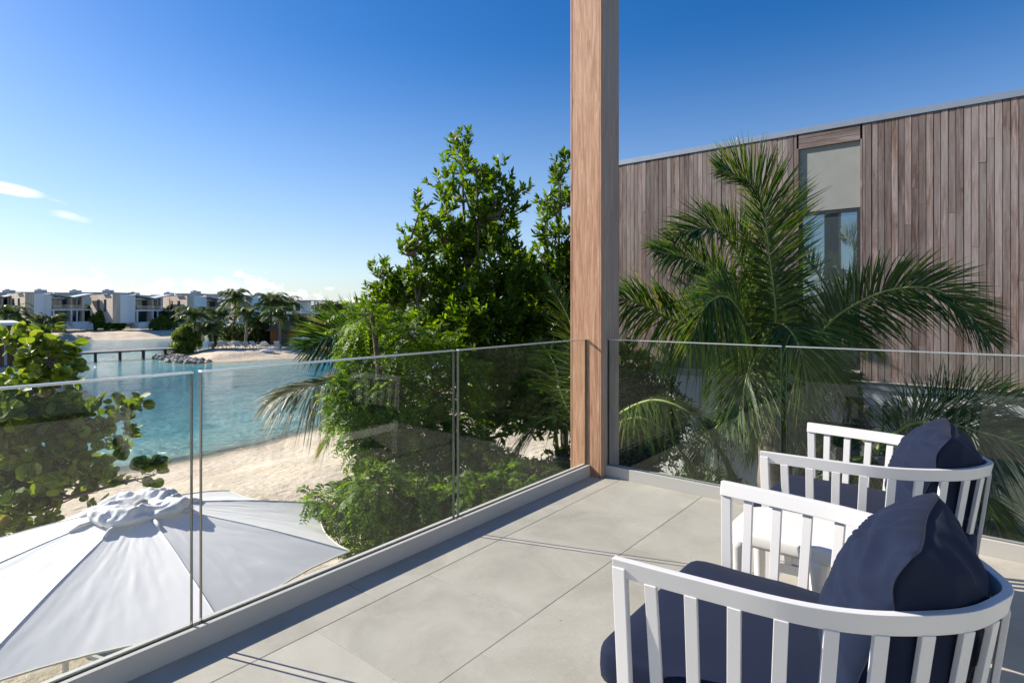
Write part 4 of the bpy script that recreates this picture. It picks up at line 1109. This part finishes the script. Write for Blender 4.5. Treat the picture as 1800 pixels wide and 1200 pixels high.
# sea grape on the left
def sea_grape():
    lob = [(62,598,34,26),(85,640,34,30),(45,650,30,26),(108,625,22,14),(70,690,46,26),(40,730,50,30),(95,740,50,30),(20,690,26,30),(140,705,26,16),(160,735,34,20),(205,735,30,16),(228,722,14,12),(120,770,44,24),(190,780,28,18),(215,775,22,14),
       (40,780,50,34),(100,820,50,30),(30,850,50,34),(140,830,40,20),(190,838,34,18),(235,842,30,16),(270,835,18,12),(90,870,50,24),(20,910,40,30),(60,930,34,20),(10,965,26,22),(0,760,40,40),(-30,840,40,40),(140,870,34,16)]
    lob = [(x, y, 9.4+random.uniform(-.6, .5), rx, ry) for x, y, rx, ry in lob]
    base = W(-40, 1000, 9.8); base.z = gz(base.x, base.y); B = base
    root = empty('sea_grape_tree', base, 0, 'sea grape tree with large round glossy leaves at the left edge', 'tree')
    C = np.array([tuple(W(x, y, Y)-B) for x, y, Y, rx, ry in lob]); Rd = np.array([(rx/F*Y, (rx+ry)/2/F*Y, ry/F*Y) for x, y, Y, rx, ry in lob])
    P, O = in_balls(C, Rd, 200, .4)
    k = 6; n = len(P)
    sd = unit(O*.7+np.array([0, 0, .7])+rng.normal(size=(n, 3))*.3)
    t = rng.random((n, k)); base_ = P[:, None]+sd[:, None]*(t*.20)[..., None]
    rd = rand_dir(n*k).reshape(n, k, 3); side = unit(rd-sd[:, None]*np.sum(rd*sd[:, None], -1, keepdims=True))
    d = unit(sd[:, None]*(.2+.8*t[..., None])+side*.95)
    nn = unit(sd[:, None]+rng.normal(size=(n, k, 3))*.35)
    pos = base_.reshape(-1, 3); d = d.reshape(-1, 3); nn = nn.reshape(-1, 3)
    N = len(pos); L_ = .100+.095*rng.random(N); Wd = L_*(.92+.2*rng.random(N))
    # the 300 leaves nearest the lit, visible side become parts of their own
    wp = pos+np.array(tuple(B)); px = 900+F*wp[:, 0]/wp[:, 1]
    score = wp[:, 1]+(px < 5)*10-.15*wp[:, 2]
    order = np.argsort(score); own = order[:300]; rest = order[300:]
    foliage('foliage', leaf_arrays(pos[rest], d[rest], nn[rest], L_[rest], Wd[rest], 'round'), M['grape'], root, 'stuff')
    V, Fa, U = leaf_arrays(np.zeros((1, 3)), np.array([[1., 0, 0]]), np.array([[0, 0, 1.]]), np.ones(1), np.ones(1), 'round')
    me = bpy.data.meshes.new('leaf'); fast_mesh(me, V, Fa, U); me.materials.append(M['grape'])
    for i in own:
        o = bpy.data.objects.new('leaf', me); col.objects.link(o); o.parent = root
        X = Vector(d[i]).normalized(); S = X.cross(Vector(nn[i])).normalized(); Zv = S.cross(X)
        m = Matrix((X, S, Zv)).transposed().to_4x4(); m.translation = Vector(pos[i])
        # mesh has +y = side, so match leaf_arrays' frame
        o.matrix_local = m @ Matrix.Diagonal((L_[i], Wd[i], Wd[i], 1))
    mb = MB(); tp = [Vector((0, 0, -.3)), Vector((.1, 0, .6)), Vector((.25, -.05, 1.3)), Vector((.35, 0, 2.0)), Vector((.5, 0, 2.8)), Vector((.6, -.1, 3.4))]
    tp = catmull(tp, 4)
    mb.tube(tp, [.11*(1-.035*i) for i in range(len(tp))], 10); branches(mb, tp, [tuple(c) for c in C], .035)
    sel = rng.choice(n, min(n, 500), replace=False); lobc = C[np.argmin(((P[sel][:, None]-C[None])**2).sum(-1), 1)]
    for p, c in zip(P[sel], lobc): mb.tube([Vector(c), Vector(p)], [.010, .005], 4, False)
    mb.build('trunk', M['bark'], root, smooth=True)
sea_grape()

# shrubs low down between the houses
def shrub(label, x, y, Y, r, h, mat, dens=900, k=9, ll=.07, lw=.03, name='shrub', group=None, cat='shrub'):
    p = W(x, y, Y); b = (p.x, p.y, gz(p.x, p.y)); hh = p.z-b[2]
    root = empty(name, b, 0, label, cat, group)
    n = max(4, int(6+r*4)); C = np.stack([rng.uniform(-r, r, n)*.7, rng.uniform(-r, r, n)*.7, np.full(n, 0.)], 1); C[:, 2] = np.clip(hh-h/2, .2, 99)+rng.uniform(-h, h, n)*.35
    Rd = np.abs(rng.normal(1, .2, (n, 3)))*np.array([r*.5, r*.5, h*.35])
    P, O = in_balls(C, Rd, dens/max(.02, r), .4)
    foliage('foliage', whorls(P, O, k, ll, lw)[0], mat, root, 'stuff')
    mb = MB()
    for c in C: mb.tube([Vector((0, 0, -.1)), Vector(c)*.5+Vector((0, 0, .0)), Vector(c)], [.03, .02, .008], 5)
    mb.build('stems', M['bark'], root, smooth=True)
shrub('dark leafy shrub beside the post below the timber house wall', 1115, 690, 7.6, .55, 1.1, M['shrub'])
shrub('leafy shrub at the foot of the corner below the right glass', 1130, 850, 6.6, .5, .7, M['shrub'])
shrub('yellow-green shrub seen between the armchair slats', 1475, 868, 5.4, .42, .5, M['neem'])
shrub('dark shrub low behind the right glass near the palm trunk', 1260, 870, 6.2, .5, .6, M['shrub'])
shrub('dark shrub under the feathery tree behind the left glass', 930, 830, 7.0, .8, 1.0, M['shrub'])
shrub('shrub filling the gap below the tall tree trunk', 860, 900, 7.8, .9, 1.3, M['shrub'])

def planting():  # dark planting added so the ground under the trees looks shaded
    n = 5200; x = rng.uniform(-3.2, 7.5, n); y = rng.uniform(8.3, 17, n); keep = (x > -3.4+.25*(y-8)) & ((x*CA+y*SA) < 15)
    x, y = x[keep], y[keep]
    keep = ((x*CA+y*SA) < 8.6) | ((-x*SA+y*CA) > 5.6); x, y = x[keep], y[keep]
    z, _, _ = ground(np.stack([x, y], 1)); P = np.stack([x, y, z+rng.random(len(x))*.75*(.5+.5*np.sin(x*1.3)*np.cos(y*.9))], 1)
    tag(foliage('ground_cover', whorls(P, rand_dir(len(P)), 9, .17, .07, shoot=.2)[0], M['shrub']), 'dense low garden planting added under the trees to darken the ground beyond the balcony', 'plants', kind='stuff')
planting()

# ------------------------------------------------------------------ far shore: island, jetty, villas, palms
def far_palm(x, ybase, ytop, Y, label, seed, rad=2.0, nf=30, mat=None):
    rad *= 1.12
    r_ = random.Random(seed)
    b = W(x, ybase, Y); b.z = gz(b.x, b.y); c = W(x+r_.uniform(-6, 6), ytop, Y); c.z -= rad*.55
    fr = []
    for i in range(nf):
        a = 2*math.pi*i/nf*1.0+r_.uniform(-.25, .25); e = r_.choice([1.25, .95, .6, .35, .1])+r_.uniform(-.1, .1); L_ = rad*r_.uniform(.85, 1.1)
        h = Vector((math.cos(a), math.sin(a), 0))
        p = [c+h*(L_*t*(1-.12*e*t))+Vector((0, 0, L_*(e*t*1.15-(.30+.45*e+.35*(e < .1))*t*t*1.25))) for t in (0, .25, .5, .75, 1)]
        fr.append((p, 34, rad*.30, .060*rad/2, .30, .2, mat or (M['palm_far'] if r_.random() < .35 else M['palm'])))
    return palm('coconut_palm', label, tuple(b), c, fr, .15, near=False, group='palms round the lagoon')
isl_palms = [(338,612,537,72,'leftmost tall palm on the island, above the round bush',2.3),(375,609,562,71,'short palm on the island between the first two tall ones',2.0),(408,606,507,79,'tallest palm on the island, standing high against the sky',2.2),(382,605,540,82,'palm behind the left half of the island',2.2),
   (431,608,534,74,'palm on the island in front of the middle bushes',2.3),(492,606,537,73,'dark leaning palm in front of the island hut',2.3),(474,604,515,80,'tall palm behind the hut roof',2.4),(500,602,520,84,'palm right of the hut, farther back',2.3),(455,606,556,78,'low palm half hidden left of the hut',1.9),(350,606,560,83,'low palm at the back left of the island',2.0)]
for i, (x, yb, yt, Y, lab, rd) in enumerate(isl_palms): far_palm(x, yb, yt, Y, lab, 20+i, rd)
shore_palms = [(20,578,533,100,'dark bushy palm on the far shore at the left edge',3.0),(60,579,551,104,'low palm behind the sea grape top on the far shore',2.6),(85,578,549,106,'spreading palm below the first villa terrace',2.8),
   (565,567,528,175,'left one of two distant palms right of the island',3.6),(585,566,527,180,'right one of two distant palms right of the island',3.4),(306,576,545,124,'palm beside the terrace wall of the second villa',2.6),(600,566,532,190,'distant palm before the low hills',3.2)]
for i, (x, yb, yt, Y, lab, rd) in enumerate(shore_palms): far_palm(x, yb, yt, Y, lab, 60+i, rd)
def far_bush(x, yb, yt, Y, wpx, label, mat, seed, cat='bush'):
    b = W(x, yb, Y); b.z = gz(b.x, b.y); top = W(x, yt, Y).z; h = top-b.z; w = wpx/F*Y/2
    root = empty('bush', tuple(b), 0, label, cat, 'bushes round the lagoon')
    n = 34; w *= 1.55; th = rng.uniform(0, 6.28, n); rr = rng.uniform(0, .95, n)*w
    C = np.stack([np.cos(th)*rr, np.sin(th)*rr*.8, h*(.22+.66*rng.random(n))*(1-.45*(rr/w)**2)], 1); Rd = np.stack([w*.24*np.ones(n), w*.24*np.ones(n), h*.17*np.ones(n)], 1)*rng.uniform(.7, 1.3, (n, 1))
    P, O = in_balls(C, Rd, 2200/(w*w*h), .35)
    foliage('foliage', whorls(P, O, 7, .26, .13, shoot=.3)[0], mat, root, 'stuff')
    mb = MB()
    for c in C[:6]: mb.tube([Vector((0, 0, -.1)), Vector(c)], [.08, .03], 5)
    mb.build('stems', M['bark'], root)
for i, (x, yb, yt, Y, wp, lab, m) in enumerate([
   (326,612,576,71,34,'round sea grape bush at the left tip of the island','grape'),(440,606,560,80,60,'dark bush mass in the middle of the island','shrub'),(410,604,572,82,46,'bush behind the white boat on the island','shrub'),(522,606,563,80,40,'bush right of the thatched hut on the island','shrub'),(470,604,556,84,40,'dark bush behind the island palms left of the hut','shrub'),
   (152,578,536,124,26,'tall dark bush between the first and second villa','shrub'),(184,579,547,121,30,'green bush in front of the second villa','grape'),(204,579,558,119,20,'light bush beside the second villa steps','neem'),(170,579,556,121,20,'dark low bush on the far beach edge','shrub'),
   (300,577,534,128,24,'dark tree right of the second villa','shrub'),(288,578,557,122,26,'bush at the right end of the second terrace wall','grape'),(40,577,556,116,60,'bush mass below the first villa at the left edge','shrub'),(600,569,556,160,60,'low scrub on the far shore right of the island','shrub'),(570,568,551,165,30,'scrub beneath the two distant palms','shrub'),(640,569,545,150,60,'scrub on the far shore behind the feathery tree','grape'),
   (520,569,552,150,30,'bushes beside the distant pavilion','shrub')]):
    far_bush(x, yb, yt, Y, wp, lab, M[m], i)
# wide wooded strip beyond: tree line
def treeline():
    n = 2600; x = rng.uniform(-700, 500, n); y = rng.uniform(300, 700, n)
    z, _, _ = ground(np.stack([x, y], 1)); P = np.stack([x, y, z+rng.uniform(.3, 3.2, n)], 1)
    tr = whorls(P, rand_dir(n), 9, 3.0, 1.6, shoot=1.5)[0]
    o = foliage('distant_scrub', tr, M['shrub']); o['kind'] = 'stuff'; o['label'] = 'low green scrub and woods beyond the far shore'; o['category'] = 'vegetation'
treeline()

# villas
def clad_far():
    t = NT('far_cladding'); v = t.coords('Object', (1, 1, .05)); n = t.noise(v, 5, 3, .5)
    c = t.ramp(n, [(.35, (.46, .36, .27)), (.65, (.66, .55, .44))]); return t.set(c, .8)
M['clad_far'] = clad_far()
M['far_glass'] = mirror_glass('villa_glass', (.03, .05, .055), .05)
M['roof_far'] = plain('roof_sheet', (.36, .39, .43), .5, .2)
M['far_wall'] = plain('far_white_wall', (.74, .74, .73), .8)
M['far_grey'] = plain('far_grey_wall', (.44, .47, .48), .8)
def villa(label, xpx, ypx, Y, s=1.0, rz=0.0, mirror=False, terrace=True):
    b = W(xpx, ypx, Y)
    root = empty('villa', (b.x, b.y, b.z), rz, label, 'villa', 'two-storey villas on the far shore')
    mx = -1 if mirror else 1
    def bx(mb, x0, x1, y0, y1, z0, z1):
        if mirror: x0, x1 = 13*s-x1, 13*s-x0
        return mb.box(x0*1.0, x1, y0, y1, z0, z1)
    def part(name, mat, *boxes, parent=None, bevel=0):
        for q in boxes:
            mb = MB(); bx(mb, *[c*s for c in q]); o = mb.build(name, mat, parent or root)
        return o
    def roof(x0, x1, z0, z1, y0, y1):
        if mirror: x0, x1, z0, z1 = 13-x1, 13-x0, z1, z0
        x0, x1, z0, z1, y0, y1 = [c*s for c in (x0, x1, z0, z1, y0, y1)]; t = .22*s
        MB().hexa([(x0,y0,z0),(x1,y0,z1),(x1,y1,z1),(x0,y1,z0),(x0,y0,z0+t),(x1,y0,z1+t),(x1,y1,z1+t),(x0,y1,z0+t)]).build('roof', M['roof_far'], root)
    root.scale = (.86, 1, 1)
    part('timber_block', M['clad_far'], (0, 1.6, 0, 11.5, 0, 5.9))
    part('wall', M['far_wall'], (1.61, 3.6, .02, 4.6, 0, 5.85))
    for y in (3.2, 6.6):
        w_ = part('window', M['dark_metal'], (-.05, -.005, y, y+1.1, 2.4, 4.9)); part('pane', M['far_glass'], (-.08, -.052, y+.1, y+1.0, 2.5, 4.8), parent=w_)
    part('wall', M['far_wall'], (3.61, 5.0, .3, 4.6, 0, 5.6), (9.0, 9.25, 1.0, 4.6, 0, 4.95), (11.6, 12.2, 2.0, 4.6, 0, 5.4))
    part('wall', M['far_grey'], (5.01, 8.99, 2.8, 4.6, 0, 4.9), (9.26, 11.59, 2.8, 4.6, 0, 5.2))
    for (x0, x1) in ((5.3, 8.7), (9.5, 11.4)):
        for (z0, z1) in ((.1, 2.3), (2.95, 4.75)):
            d_ = part('sliding_door', M['dark_metal'], (x0, x1, 2.70, 2.78, z0, z1))
            mids = (x0+x1)/2
            part('pane', M['far_glass'], (x0+.08, mids-.04, 2.65, 2.69, z0+.08, z1-.08), parent=d_); part('pane', M['far_glass'], (mids+.04, x1-.08, 2.65, 2.69, z0+.08, z1-.08), parent=d_)
    part('balcony_slab', M['far_wall'], (5.01, 12.9, -.3, 2.69, 2.45, 2.75))
    part('balcony_railing', M['glass'], (5.2, 12.8, -.2, -.17, 2.76, 3.65))
    for x in (5.1, 8.6, 9.7, 12.6): part('column', M['far_wall'], (x, x+.26, -.25, .01, 0, 2.44))
    for x in (9.75, 12.65): part('column', M['far_grey'], (x, x+.14, -.12, .02, 3.66, 5.2))
    part('fin_wall', M['clad_far'], (8.72, 8.98, .0, 2.7, 2.76, 4.9))
    roof(4.6, 9.1, 5.75, 5.02, -.5, 4.9); roof(9.0, 13.1, 5.02, 5.85, -.5, 4.9)
    sw_ = part('window', M['dark_metal'], (12.201, 12.25, 2.7, 3.3, .5, 2.2), (12.201, 12.25, 2.7, 3.3, 3.1, 4.9), (12.201, 12.25, 3.7, 4.2, 3.1, 4.9))
    part('roof_unit', M['far_grey'], (6.4, 7.3, 3, 4, 5.2, 6.2)); part('pergola', M['roof_far'], (-.4, 3.9, 1.5, 4.6, 5.92, 6.05))
    if terrace:
        part('terrace_wall', M['far_wall'], (5.0, 14.4, -2.2, -2.0, -1.3, .18), (14.2, 14.4, -1.99, 3, -1.3, .18)); part('terrace', M['far_wall'], (4.8, 14.19, -1.99, 2.6, -1.2, -.01))
        for i in range(7):
            st = MB(); bx(st, (9.6+i*.35)*s, (9.95+i*.35-.002)*s, -3.0*s, -2.21*s, -1.4*s, (-1.15+i*.18)*s); st.build('step', M['far_wall'], root)
        part('railing', M['clad_far'], (12.3, 14.4, -2.3, -2.21, .0, .85))
    return root
VR_ = R(55)
villa('first villa from the left with timber end wall and tilted roofs', 44, 568, 112, 1.0, VR_)
villa('middle villa directly above the far beach with white terrace', 198, 568, 117, 1.0, VR_)
villa('villa mostly hidden behind the island palms', 329, 568, 124, 1.0, VR_)
villa('villa behind the tallest island palms, right of centre', 432, 567, 132, 1.0, VR_, terrace=False)
villa('pale villa cut off by the left edge of the view', -86, 568, 110, 1.0, VR_, terrace=False)
def pavilion():
    b = W(475, 566, 158); root = empty('villa', (b.x, b.y, b.z-.2), 0, 'open-sided villa with slender columns at the right end of the row', 'villa', 'two-storey villas on the far shore')
    MB().box(0, 8.5, 0, 8, 0, 6.0).build('wall', M['far_wall'], root); MB().box(-.2, 12.6, -1.2, 8, 6.01, 6.25).build('roof', M['roof_far'], root)
    MB().box(8.51, 12.6, -1.0, 8, 2.6, 2.9).build('balcony_slab', M['far_wall'], root)
    for x in (8.6, 10.6, 12.35): MB().box(x, x+.22, -.9, -.7, 0, 2.59).build('column', M['far_wall'], root); MB().box(x, x+.14, -.9, -.76, 2.91, 6.0).build('column', M['far_wall'], root)
    for x in (5.2, 7.0):
        w_ = MB().box(x, x+1.2, -.06, -.005, 3.2, 5.3).build('window', M['dark_metal'], root); MB().box(x+.08, x+1.12, -.09, -.062, 3.3, 5.2).build('pane', M['far_glass'], w_)
        w_ = MB().box(x, x+1.2, -.06, -.005, .2, 2.3).build('window', M['dark_metal'], root); MB().box(x+.08, x+1.12, -.09, -.062, .3, 2.2).build('pane', M['far_glass'], w_)
pavilion()
def block(label, x0, x1, ytop, Y):
    a = W(x0, 560, Y); b2 = W(x1, ytop, Y); z0 = gz(a.x, Y)-.3
    root = empty('apartment_block', (a.x, Y, z0), 0, label, 'building', 'flat-roofed houses behind the villas')
    w = b2.x-a.x; h = b2.z-z0
    MB().box(0, w, 0, 9, 0, h).build('wall', M['far_grey'], root); MB().box(-.3, w+.3, -.3, 9.3, h+.001, h+.3).build('roof', M['roof_far'], root)
    MB().box(w*.5, w*.5+1.8, 2, 4, h+.301, h+.95).build('roof_unit', M['far_grey'], root); MB().box(w*.5+.5, w*.5+1.1, 2.3, 3, h+.951, h+1.2).build('vent', M['far_grey'], root)
    n = max(1, int(w/4))
    for i in range(n):
        wx_ = (i+.3)*w/n
        wn = MB().box(wx_, wx_+1.6, -.07, -.005, h-2.8, h-.5).build('window', M['far_wall'], root); MB().box(wx_+.1, wx_+1.5, -.10, -.072, h-2.7, h-.6).build('pane', M['far_glass'], wn)
for lab, x0, x1, yt, Y in (('flat grey house behind the first villa at the far left', -30, 14, 515.5, 150), ('flat roofed grey house rising behind the first villa', 22, 76, 515, 150), ('grey house between the first two villas', 86, 137, 516, 150), ('glassy blue-grey house left of the middle villa', 147, 193, 515.5, 150), ('low grey house behind the middle villa', 200, 234, 520, 155), ('grey house between the middle villa and the palms', 268, 292, 520, 160),
      ('flat roofed house behind the island palms', 310, 345, 517.5, 155), ('second flat roofed house behind the island palms', 352, 398, 518.5, 158), ('distant flat roofed house right of the tallest palm', 425, 460, 521, 165)):
    block(lab, x0, x1, yt, Y)

# jetty
def jetty():
    a = Vector((-41.0, 70.5, WATER)); b = Vector((-56.0, 52.0, WATER)); d = (b-a); L_ = d.length; d.normalize()
    root = empty('jetty', a, math.atan2(d.y, d.x), 'long low timber jetty crossing the lagoon to the island', 'jetty')
    MB().box(-1.5, L_, -.12, .95, .98, 1.10).build('deck', M['deck'], root); MB().box(-1.5, L_, -.20, -.121, .80, 1.13).build('fascia', M['deck'], root)
    i = 0; x = 1.6
    while x < L_-.4:
        MB().tube([(x, .02, -1.2), (x, .02, .979)], .15, 10).build('pile', M['pile'], root, smooth=True)
        MB().tube([(x+.2, .85, -1.2), (x+.2, .85, .979)], .13, 10).build('pile', M['pile'], root, smooth=True)
        x += 2.35; i += 1
jetty()
# rocks at the island tip
def rocks():
    mb_v = []; mb_f = []; n0 = 0; ico = bmesh.new(); bmesh.ops.create_icosphere(ico, subdivisions=1, radius=1); V0 = np.array([tuple(v.co) for v in ico.verts]); F0 = [tuple(v.index for v in f.verts) for f in ico.faces]; ico.free()
    for i in range(420):
        t = random.random(); pa = [Vector((-43.2, 73)), Vector((-42.0, 68.8)), Vector((-39.0, 65.2)), Vector((-36.8, 62.6)), Vector((-34.2, 61.3))]; k = min(3, int(t*4)); q = pa[k].lerp(pa[k+1], t*4-k)
        x, y = q.x+random.uniform(-.9, 1.2), q.y+random.uniform(-.5, 1.5); r = random.uniform(.16, .42); z = max(gz(x, y), WATER-.1)+random.uniform(-.05, .35)
        V = V0*np.array([r*random.uniform(.7, 1.3), r*random.uniform(.7, 1.3), r*random.uniform(.5, .9)])*(1+.18*rng.normal(size=(len(V0), 1)))+np.array([x, y, z]); mb_v.append(V); mb_f += [tuple(j+n0 for j in f) for f in F0]; n0 += len(V)
    me = bpy.data.meshes.new('rocks'); me.from_pydata(np.concatenate(mb_v).tolist(), [], mb_f); me.update()
    o = link('rock_edging', me, M['rock']); tag(o, 'heaped grey rocks guarding the left tip of the island', 'rocks', kind='stuff')
rocks()
# island furniture
def hut():
    b = W(475, 606, 77); z = gz(b.x, b.y); root = empty('beach_hut', (b.x, b.y, z), R(4), 'brown thatched wooden hut on the right of the island', 'hut')
    MB().box(0, 3.6, 0, 3, 0, 2.2).build('wall', M['hut_wood'], root)
    MB().hexa([(-.5,-.6,2.0),(4.1,-.6,2.0),(4.1,3.6,2.0),(-.5,3.6,2.0),(.9,1.2,3.3),(2.7,1.2,3.3),(2.7,1.8,3.3),(.9,1.8,3.3)]).build('roof', M['thatch'], root)
    d = MB().box(1.3, 2.2, -.06, -.005, 0, 1.9).build('door', M['dark_metal'], root)
    MB().tube([(2.7, -.12, 1.35+.22*math.sin(0)) if False else (2.75+.22*math.cos(t), -.1, 1.35+.22*math.sin(t)) for t in [i*math.pi/8 for i in range(17)]], .06, 6).build('life_ring', plain('ring_red', (.5, .08, .05), .5), root)
hut()
def boat():
    b = W(385, 600, 78); z = gz(b.x, b.y); root = empty('boat', (b.x, b.y, z), 0, 'white boat hull parked on the island under the palms', 'boat')
    n = 20; P = np.zeros((n, 9, 3))
    for i in range(n):
        t = i/(n-1); w = 1.0*math.sin(math.pi*min(1, .08+t*.95))**.5; hgt = 1.5+.5*abs(t-.3)
        for j in range(9):
            a = math.pi*(j/8-.0); P[i, j] = (t*3.6, -w*math.cos(a)*.7, .2+(hgt-hgt*.85*math.sin(a)**.7 if 0 < j < 8 else hgt)*.55)
    link('hull', grid_mesh(P, 'hull'), M['white_paint'], root, smooth=True)
    MB().box(.8, 2.8, -.5, .5, .9, .95).build('deck', M['white_paint'], root); MB().box(.5, 3.1, -.2, .2, 0, .3).build('cradle', M['pile'], root)
boat()
def lounger_mesh():
    m = MB(); m.hexa([(-.32,-.9,.28),(.32,-.9,.28),(.32,.35,.28),(-.32,.35,.28),(-.32,-.9,.36),(.32,-.9,.36),(.32,.35,.36),(-.32,.35,.36)])
    m.hexa([(-.32,.36,.28),(.32,.36,.28),(.32,.95,.85),(-.32,.95,.85),(-.32,.36,.36),(.32,.36,.36),(.32,.90,.93),(-.32,.90,.93)])
    for sx in (-.28, .25):
        for sy in (-.85, .2, .75): m.box(sx, sx+.05, sy, sy+.05, 0, .279)
    return m
lm = lounger_mesh(); first = None
ords = ['leftmost', 'second', 'third', 'fourth', 'fifth', 'sixth', 'seventh', 'eighth', 'rightmost']
for i, x in enumerate((371, 387, 403, 419, 437, 450, 462, 476, 488)):
    Y = 71.5+(i % 3)*.4; b = W(x, 614, Y); z = gz(b.x, b.y); rzz = R(random.uniform(150, 215))
    lab = f'{ords[i]} white sun lounger in the row on the island beach' if i else 'leftmost white sun lounger in the row on the island beach'
    if first is None: first = lm.build('sun_lounger', M['white_paint'], loc=(b.x, b.y, z), rz=rzz); tag(first, lab, 'sun lounger', 'sun loungers on the island beach')
    else: dup(first, None, (b.x, b.y, z), rzz, lab)
def rack():
    b = W(512, 606, 74); z = gz(b.x, b.y); root = empty('board_rack', (b.x, b.y, z), 0, 'pale rack holding stacked kayaks right of the hut', 'rack')
    for x in (0, 1.7): MB().box(x, x+.08, 0, .08, 0, 1.3).build('upright', M['deck'], root); MB().box(x, x+.08, .7, .78, 0, 1.3).build('upright', M['deck'], root)
    for i, z0 in enumerate((.3, .7, 1.1)):
        P = MB(); P.tube([(-.5, .4, z0), (-.1, .4, z0), (.9, .4, z0), (1.9, .4, z0), (2.3, .4, z0)], [.02, .13, .18, .13, .02], 10)
        k = P.build('kayak', M['white_paint'] if i != 1 else M['cush_blue'], None, loc=(b.x, b.y, z), smooth=True); tag(k, ('lowest white kayak on the rack by the hut', 'pale blue kayak on the middle shelf of the rack', 'topmost white kayak on the rack by the hut')[i], 'kayak', 'kayaks on the rack')
rack()
def kayak_on_sand():
    b = W(472, 625, 68.6); z = gz(b.x, b.y)
    o = MB().tube([(-.9, -.4, .1), (-.5, -.25, .12), (0, 0, .13), (.5, .25, .12), (.9, .4, .2)], [.02, .14, .18, .14, .03], 12).build('kayak', M['white_paint'], None, loc=(b.x, b.y, z), smooth=True)
    tag(o, 'lone white kayak lying on the sand at the water edge', 'kayak')
kayak_on_sand()
def cabana():
    b = W(552, 588, 95)
    b.z = gz(b.x, b.y); root = empty('beach_umbrella', (b.x, b.y, b.z), 0, 'small white beach umbrella on the right of the island', 'umbrella')
# dark timber boathouse at the left edge
def boathouse():
    a = W(27, 600, 40); root = empty('boathouse', (a.x, 40, WATER), R(44), 'dark timber building on piles at the left edge over the water', 'boathouse')
    zb = WATER
    L0 = -9.0
    MB().box(L0, 0, 0, 6, 3.12-1.17+.0, 4.75).build('wall', M['dark_metal'], root)
    i = 0; x = L0
    while x < -.05:
        MB().box(x, x+.17, -.05, -.005, 1.97, 4.72).build('board', M['hut_wood'] if i % 3 else M['deck'], root); x += .20; i += 1
    MB().box(L0-.2, .25, -.3, 8.2, 4.751, 4.95).build('roof', M['far_wall'], root)
    MB().box(L0-.2, .9, -1.4, 8.2, 1.62, 1.94).build('deck', M['deck'], root)
    for x in (-8, -5.5, -3, -.6, .6): MB().box(x, x+.25, -1.2, -.95, -1.2, 1.619).build('pile', M['deck'], root)
boathouse()
